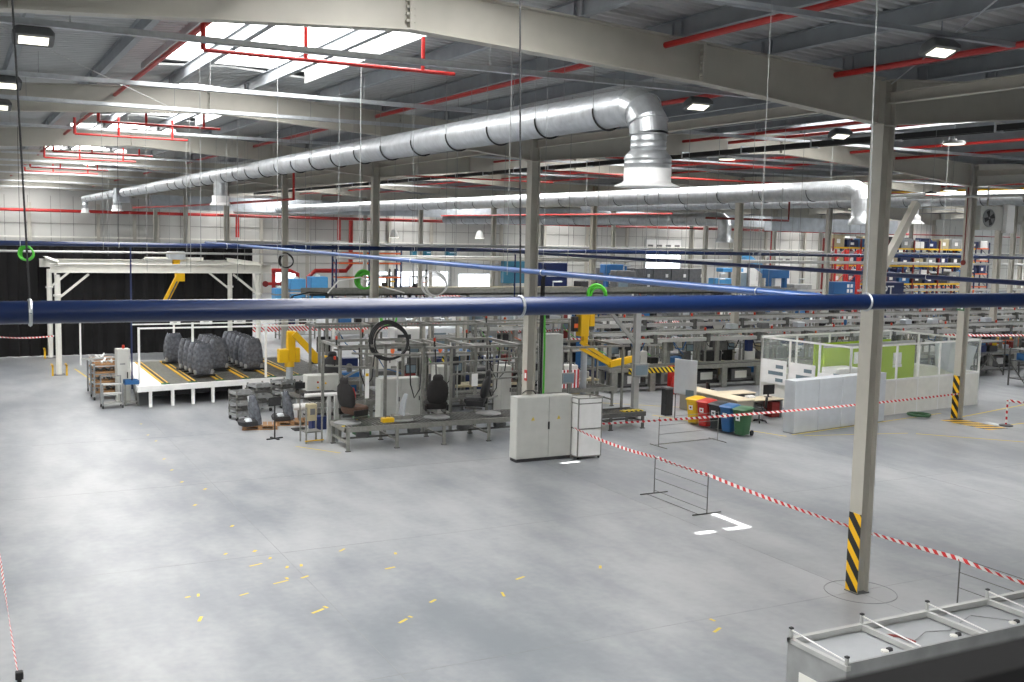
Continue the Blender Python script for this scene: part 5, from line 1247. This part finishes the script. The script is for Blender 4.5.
# teal wall boxes
for i,(x,y,z,w,h) in enumerate([(50.0,112,4.1,1.2,.8),(47.3,112,4.0,.7,.9),(57.3,112,1.1,3.2,2.6),(41.6,75,1.9,2.6,2.8),(45.7,112,4.2,.6,.9)]):
    t=thing('teal_container','%s teal blue container from the left near the back wall'%ORD[[2,1,4,3,0][i]],'container',(x,y,0)); MB().bbox(0,0,z,w,.8,z+h,.04).build('container_body','teal' if i!=3 else 'navy',t); MB().box(w*.25,-.02,z+h*.6,w*.9,0,z+h*.68).build('white_lettering_bar','papers',t); MB().cbox(w/2,.4,0,.15,.15,z).build('post','grey',t)
# orange blue racking left background
def rack(x,y,bays,levels,W,D,label,mats=('navy','orange'),z0=0,boxes=True,seed=0):
    t=thing('pallet_rack',label,'pallet rack',(x,y,0)); rr=random.Random(seed); H=levels[-1]+.9
    for i in range(bays+1):
        for v in(0,D): MB().cbox(i*W,v,0,.14,.12,H).build('upright',mats[0],t)
        b=MB(); z=.3
        while z+1<H: b.bar((i*W,0,z),(i*W,D,z+1),.05); z+=1
        b.build('lattice_brace',mats[0],t)
    for z in levels:
        for v in(0,D): MB().box(0,v-.03,z,bays*W,v+.03,z+.15).build('beam',mats[1],t)
        MB().box(0,.03,z+.12,bays*W,D-.03,z+.16).build('deck','midgrey',t)
    return t,H
def crates(x,y,z,W,n,label,seed,mats):
    rr=random.Random(seed)
    for k in range(n):
        w=W/n*.8; h=.6+rr.random()*.5
        t=thing('stored_crate',label%ORD[k],'crate',(x+k*W/n+.1,y+.1,z)); MB().bbox(0,0,0,w,.9,h,.03).build('crate_body',rr.choice(mats),t); MB().box(w*.3,-.02,h*.3,w*.6,0,h*.65).build('white_label','papers',t)
rack(33.2,101,2,[1.0,2.2,3.6,4.6],3.4,1.2,'blue and orange pallet rack behind the bright green hose coil')
for i,(y,x0,b) in enumerate([(72,70,5),(80,80,5),(88,88,6),(96,97,7)]):
    rack(x0,y,b,[1.3,3.0,4.7,6.3],3.4,1.2,'%s row of tall racking from the front at the far right'%ORD[i],('darkred' if i==0 else 'navy','orange' if i%2 else 'yellow'))
    for li,z in enumerate((3.16,4.86,6.46)): crates(x0,y,z,b*3.4,b*2,'%s crate from the left, '+'%s shelf of the %s tall far rack'%(['lower','middle','top'][li],ORD[i]),i*9+li,['navy','binblue','charcoal','navy','grey','white','khaki'])
for i in range(4):
    t=thing('red_upright','%s red lattice upright from the left at the end of the tall racking'%ORD[i],'rack post',(64.5+i*2.2,66+i*.8,0)); MB().cbox(0,0,0,.14,.14,6.3).build('post','red',t); b=MB(); z=.4
    while z<5.5: b.bar((0,0,z),(1.1,0,z+.9),.05); z+=1
    b.build('lattice_brace','red',t); MB().cbox(1.1,0,0,.14,.14,6.3).build('post','red',t)
# letter container
t=thing('dark_container','dark blue container with white letters PT just right of the near column','container',(53.3,50,3.3)); MB().bbox(-1,0,0,1.7,1,1.1,.03).build('container_body','navy',t); MB().cbox(.3,.5,-3.3,.2,.2,3.3).build('support_post','grey',t)
cu=bpy.data.curves.new('letters','FONT'); cu.body='PT'; cu.size=.95; cu.extrude=.01
lo=bpy.data.objects.new('letters',cu); COL.objects.link(lo)
dg=bpy.context.evaluated_depsgraph_get(); me=bpy.data.meshes.new_from_object(lo.evaluated_get(dg)); bpy.data.objects.remove(lo)
lt=bpy.data.objects.new('lettering',me); me.materials.clear(); me.materials.append(M['papers']); COL.objects.link(lt); lt.parent=t; lt.location=(-.3,-.03,.22); lt.rotation_euler=(PI/2,0,0)
# forklifts in the distance
def forklift(loc,label,m='orange'):
    t=thing('forklift',label,'forklift',loc,.3)
    MB().bbox(-.6,-1.0,.3,.6,.8,1.1,.1).build('body',m,t); 
    for s in(-.35,.35): MB().cbox(s,-1.1,.1,.12,.15,2.9).build('mast_rail','black',t); MB().box(s-.06,-2.1,.08,s+.06,-1.15,.14).build('fork','black',t)
    for sx in(-.5,.5):
        for sy in(-.8,.6): MB().cbox(sx,sy,1.1 ,.07,.07,1.1).build('cab_post','black',t); MB().lathe([(.28,-.1),(.28,.1)],14,(sx*1.1,sy,.28),'x').build('wheel','rubber',t)
    MB().box(-.55,-.85,2.2,.55,.65,2.27).build('roof_guard','black',t); MB().bbox(-.25,0,1.0,.25,.5,1.5,.05).build('seat','charcoal',t); MB().box(-.35,-1.15,1.6,.35,-1.1,1.75).build('crossbar',m,t)
    return t
forklift((43.0,104,0),'orange and black forklift parked near the back wall windows'); forklift((40.3,106,0),'black and yellow forklift left of the orange one','yellow')
# misc machinery blocks in mid background
misc=[(19.5,50,1.6,1.0,2.1,'white'),(22,52,2.2,1.0,1.9,'paleblue'),(24.6,51,1.2,.9,2.3,'grey'),(29,62,2.4,1,2.2,'cab'),(33,60,2,1,2.5,'paleblue'),(39,70,2.6,1,3.0,'white'),(43,71,1.6,1,3.4,'charcoal'),(47,72,2,1,4.2,'midgrey'),(55,70,2.2,1,3.2,'midgrey'),(58.5,74,1.8,1,3.5,'skyblue'),(62,68,2.0,1,3.3,'grey'),(66,80,2.4,1,4.4,'white'),(28.6,46.5,1.6,1,2.0,'binblue'),(31.4,46.6,1.2,.8,1.9,'charcoal'),(36.3,46.4,1.6,1,2.3,'cab'),(41,46.5,1.2,.8,2.1,'grey'),(17.2,47.2,1.8,.9,1.2,'navy'),(19.8,45,1.6,.9,1.5,'binblue'),(20.5,42.9,1.5,.8,1.0,'midgrey')]
for i,(x,y,w,d,h,m_) in enumerate(misc):
    cn={'white':'white','paleblue':'pale blue grey','grey':'grey','cab':'light grey','charcoal':'charcoal','midgrey':'mid grey','skyblue':'sky blue','binblue':'blue','navy':'navy'}[m_]
    rr=random.Random(i); t=thing('machine_unit','%s machine housing, %s loose machine from the left in the background'%(cn,ORD[sorted(misc,key=lambda q_:FPX*q_[0]/q_[1]).index(misc[i])]),'machine',(x,y,0))
    MB().bbox(0,0,.1,w,d,h,.05).build('housing',m_,t); MB().box(w*.1,-.02,h*.45,w*.55,0,h*.85).build('window_panel','screen' if i%2 else 'charcoal',t); MB().box(w*.65,-.03,h*.4,w*.85,0,h*.6).build('control_panel','offwhite',t)
    MB().tube([(w*.5,d/2,h),(w*.5,d/2,h+.4),(w*.8,d/2,h+.4)],.06,8).build('outlet_pipe','galvdull',t); MB().box(.05,.05,0,w-.05,d-.05,.1).build('plinth','charcoal',t)
for i,(x,y) in enumerate([(47.9,75),(57.5,66)]):
    t=thing('blue_machine','blue framed press machine, %s one in the background'%['left','right'][i],'machine',(x,y,0)); H=4.6
    for s in(0,1.6): MB().cbox(s,0,0,.25,.4,H).build('column','binblue',t)
    MB().bbox(-.3,-.3,H-.7,1.9,.5,H,.05).build('head','binblue',t); MB().bbox(-.3,-.3,.6,1.9,.6,1.2,.05).build('bed','grey',t); MB().cbox(.8,0,H-1.6,.6,.4,.9).build('ram','white',t)
# ================================================================== foreground
t=thing('control_booth','open-topped white cabin with cross bars in the bottom right corner','cabin',(9.3,8.98,0))
L=7.5; D=.95; Z=1.97
MB().box(0,-.03,0,L,0,Z+.03).build('front_wall','grey',t); MB().box(-.03,-.03,0,0,D+.03,Z-.02).build('end_wall','grey',t); MB().box(0,D,0,L,D+.03,Z-.02).build('rear_wall','cab',t)
MB().box(0,0,Z-.12,L,D,Z-.1).build('roof_panel','panelgrey',t)
MB().box(-.04,D-.03,Z-.06,L,D+.04,Z).build('rear_top_rail','alubright',t); MB().box(-.04,-.04,Z-.06,.03,D+.04,Z).build('end_top_rail','alubright',t)
for i in range(5):
    x=1.22*(i+1); MB().box(x-.03,0,Z-.08,x+.03,D,Z-.01).build('cross_bar','alubright',t); MB().box(x+.03,.02,Z-.1,x+.09,D,Z-.06).build('rubber_seal','charcoal',t)
for i in range(6):
    x=1.22*i; MB().cbox(x,D+.01,Z-.02,.035,.035,.14).build('corner_pin','alubright',t); MB().tube([(x,D,Z+.1),(x+.02,0.0,Z+.03)],.009,6).build('stay_rod','white',t); MB().cbox(x,D+.01,Z+.115,.045,.045,.02).build('pin_cap','charcoal',t)
MB().cbox(0,0,Z,.035,.035,.09).build('corner_pin','alubright',t); MB().cbox(0,0,Z+.09,.045,.045,.02).build('pin_cap','charcoal',t)
for x in(.95,2.2,3.35): MB().lathe([(.05,0),(.05,.02),(.02,.03)],12,(x,.3,Z-.1)).build('cable_gland','offwhite',t); MB().bbox(x+.04,.27,Z-.1,x+.12,.33,Z-.06,.01).build('latch','charcoal',t)
MB().tube([(1.5,.35,Z-.085),(1.9,.5,Z-.06),(2.3,.45,Z-.085),(3.0,.7,Z-.07),(3.4,.35,Z-.085)],.008,5).build('cable','grey',t,True)
MB().tube([(1.25,.7,Z-.07),(1.4,.5,Z-.04),(1.5,.3,Z-.07)],.02,6).build('tool_handle','darkred',t)
MB().box(-.036,.35,1.35,-.03,.75,1.6).build('notice_plate','offwhite',t)
t=thing('handrail','dark out-of-focus handrail in the bottom right foreground','handrail',(0,.9,0))
MB().bar((-5,0,6.43),(9,0,6.43),.07,.06).build('top_rail','rail',t); MB().box(-5,-.01,5.35,9,.01,6.42).build('kick_panel','rail',t)
for x in(-5,-2.5,0,2.5,5,7.5,9): MB().cbox(x,-.05,5.35,.05,.05,1.06).build('rail_post','rail',t)
struct('trim_94',MB().box(-5.2,YF,5.15,9.2,.98,5.35).box(-5.1,.7,0,-4.8,.95,5.15).box(8.8,.7,0,9.1,.95,5.15),'grey')
# ================================================================== light
w=bpy.data.worlds.new('world'); SC.world=w; w.use_nodes=True; bg=w.node_tree.nodes['Background']; bg.inputs[0].default_value=(.8,.88,1,1); bg.inputs[1].default_value=3.0
sd=bpy.data.lights.new('sun','SUN'); so=bpy.data.objects.new('sun',sd); COL.objects.link(so); sd.energy=60; sd.angle=.009; sd.color=(1,.97,.92)
d=V(17.06,19.82,0)-V(7.7,17.3,SZ); so.rotation_euler=d.to_track_quat('-Z','Y').to_euler()
SC.view_settings.view_transform='Standard'; SC.view_settings.look='None'; SC.view_settings.gamma=1; SC.view_settings.use_curve_mapping=False; SC.view_settings.exposure=-.42
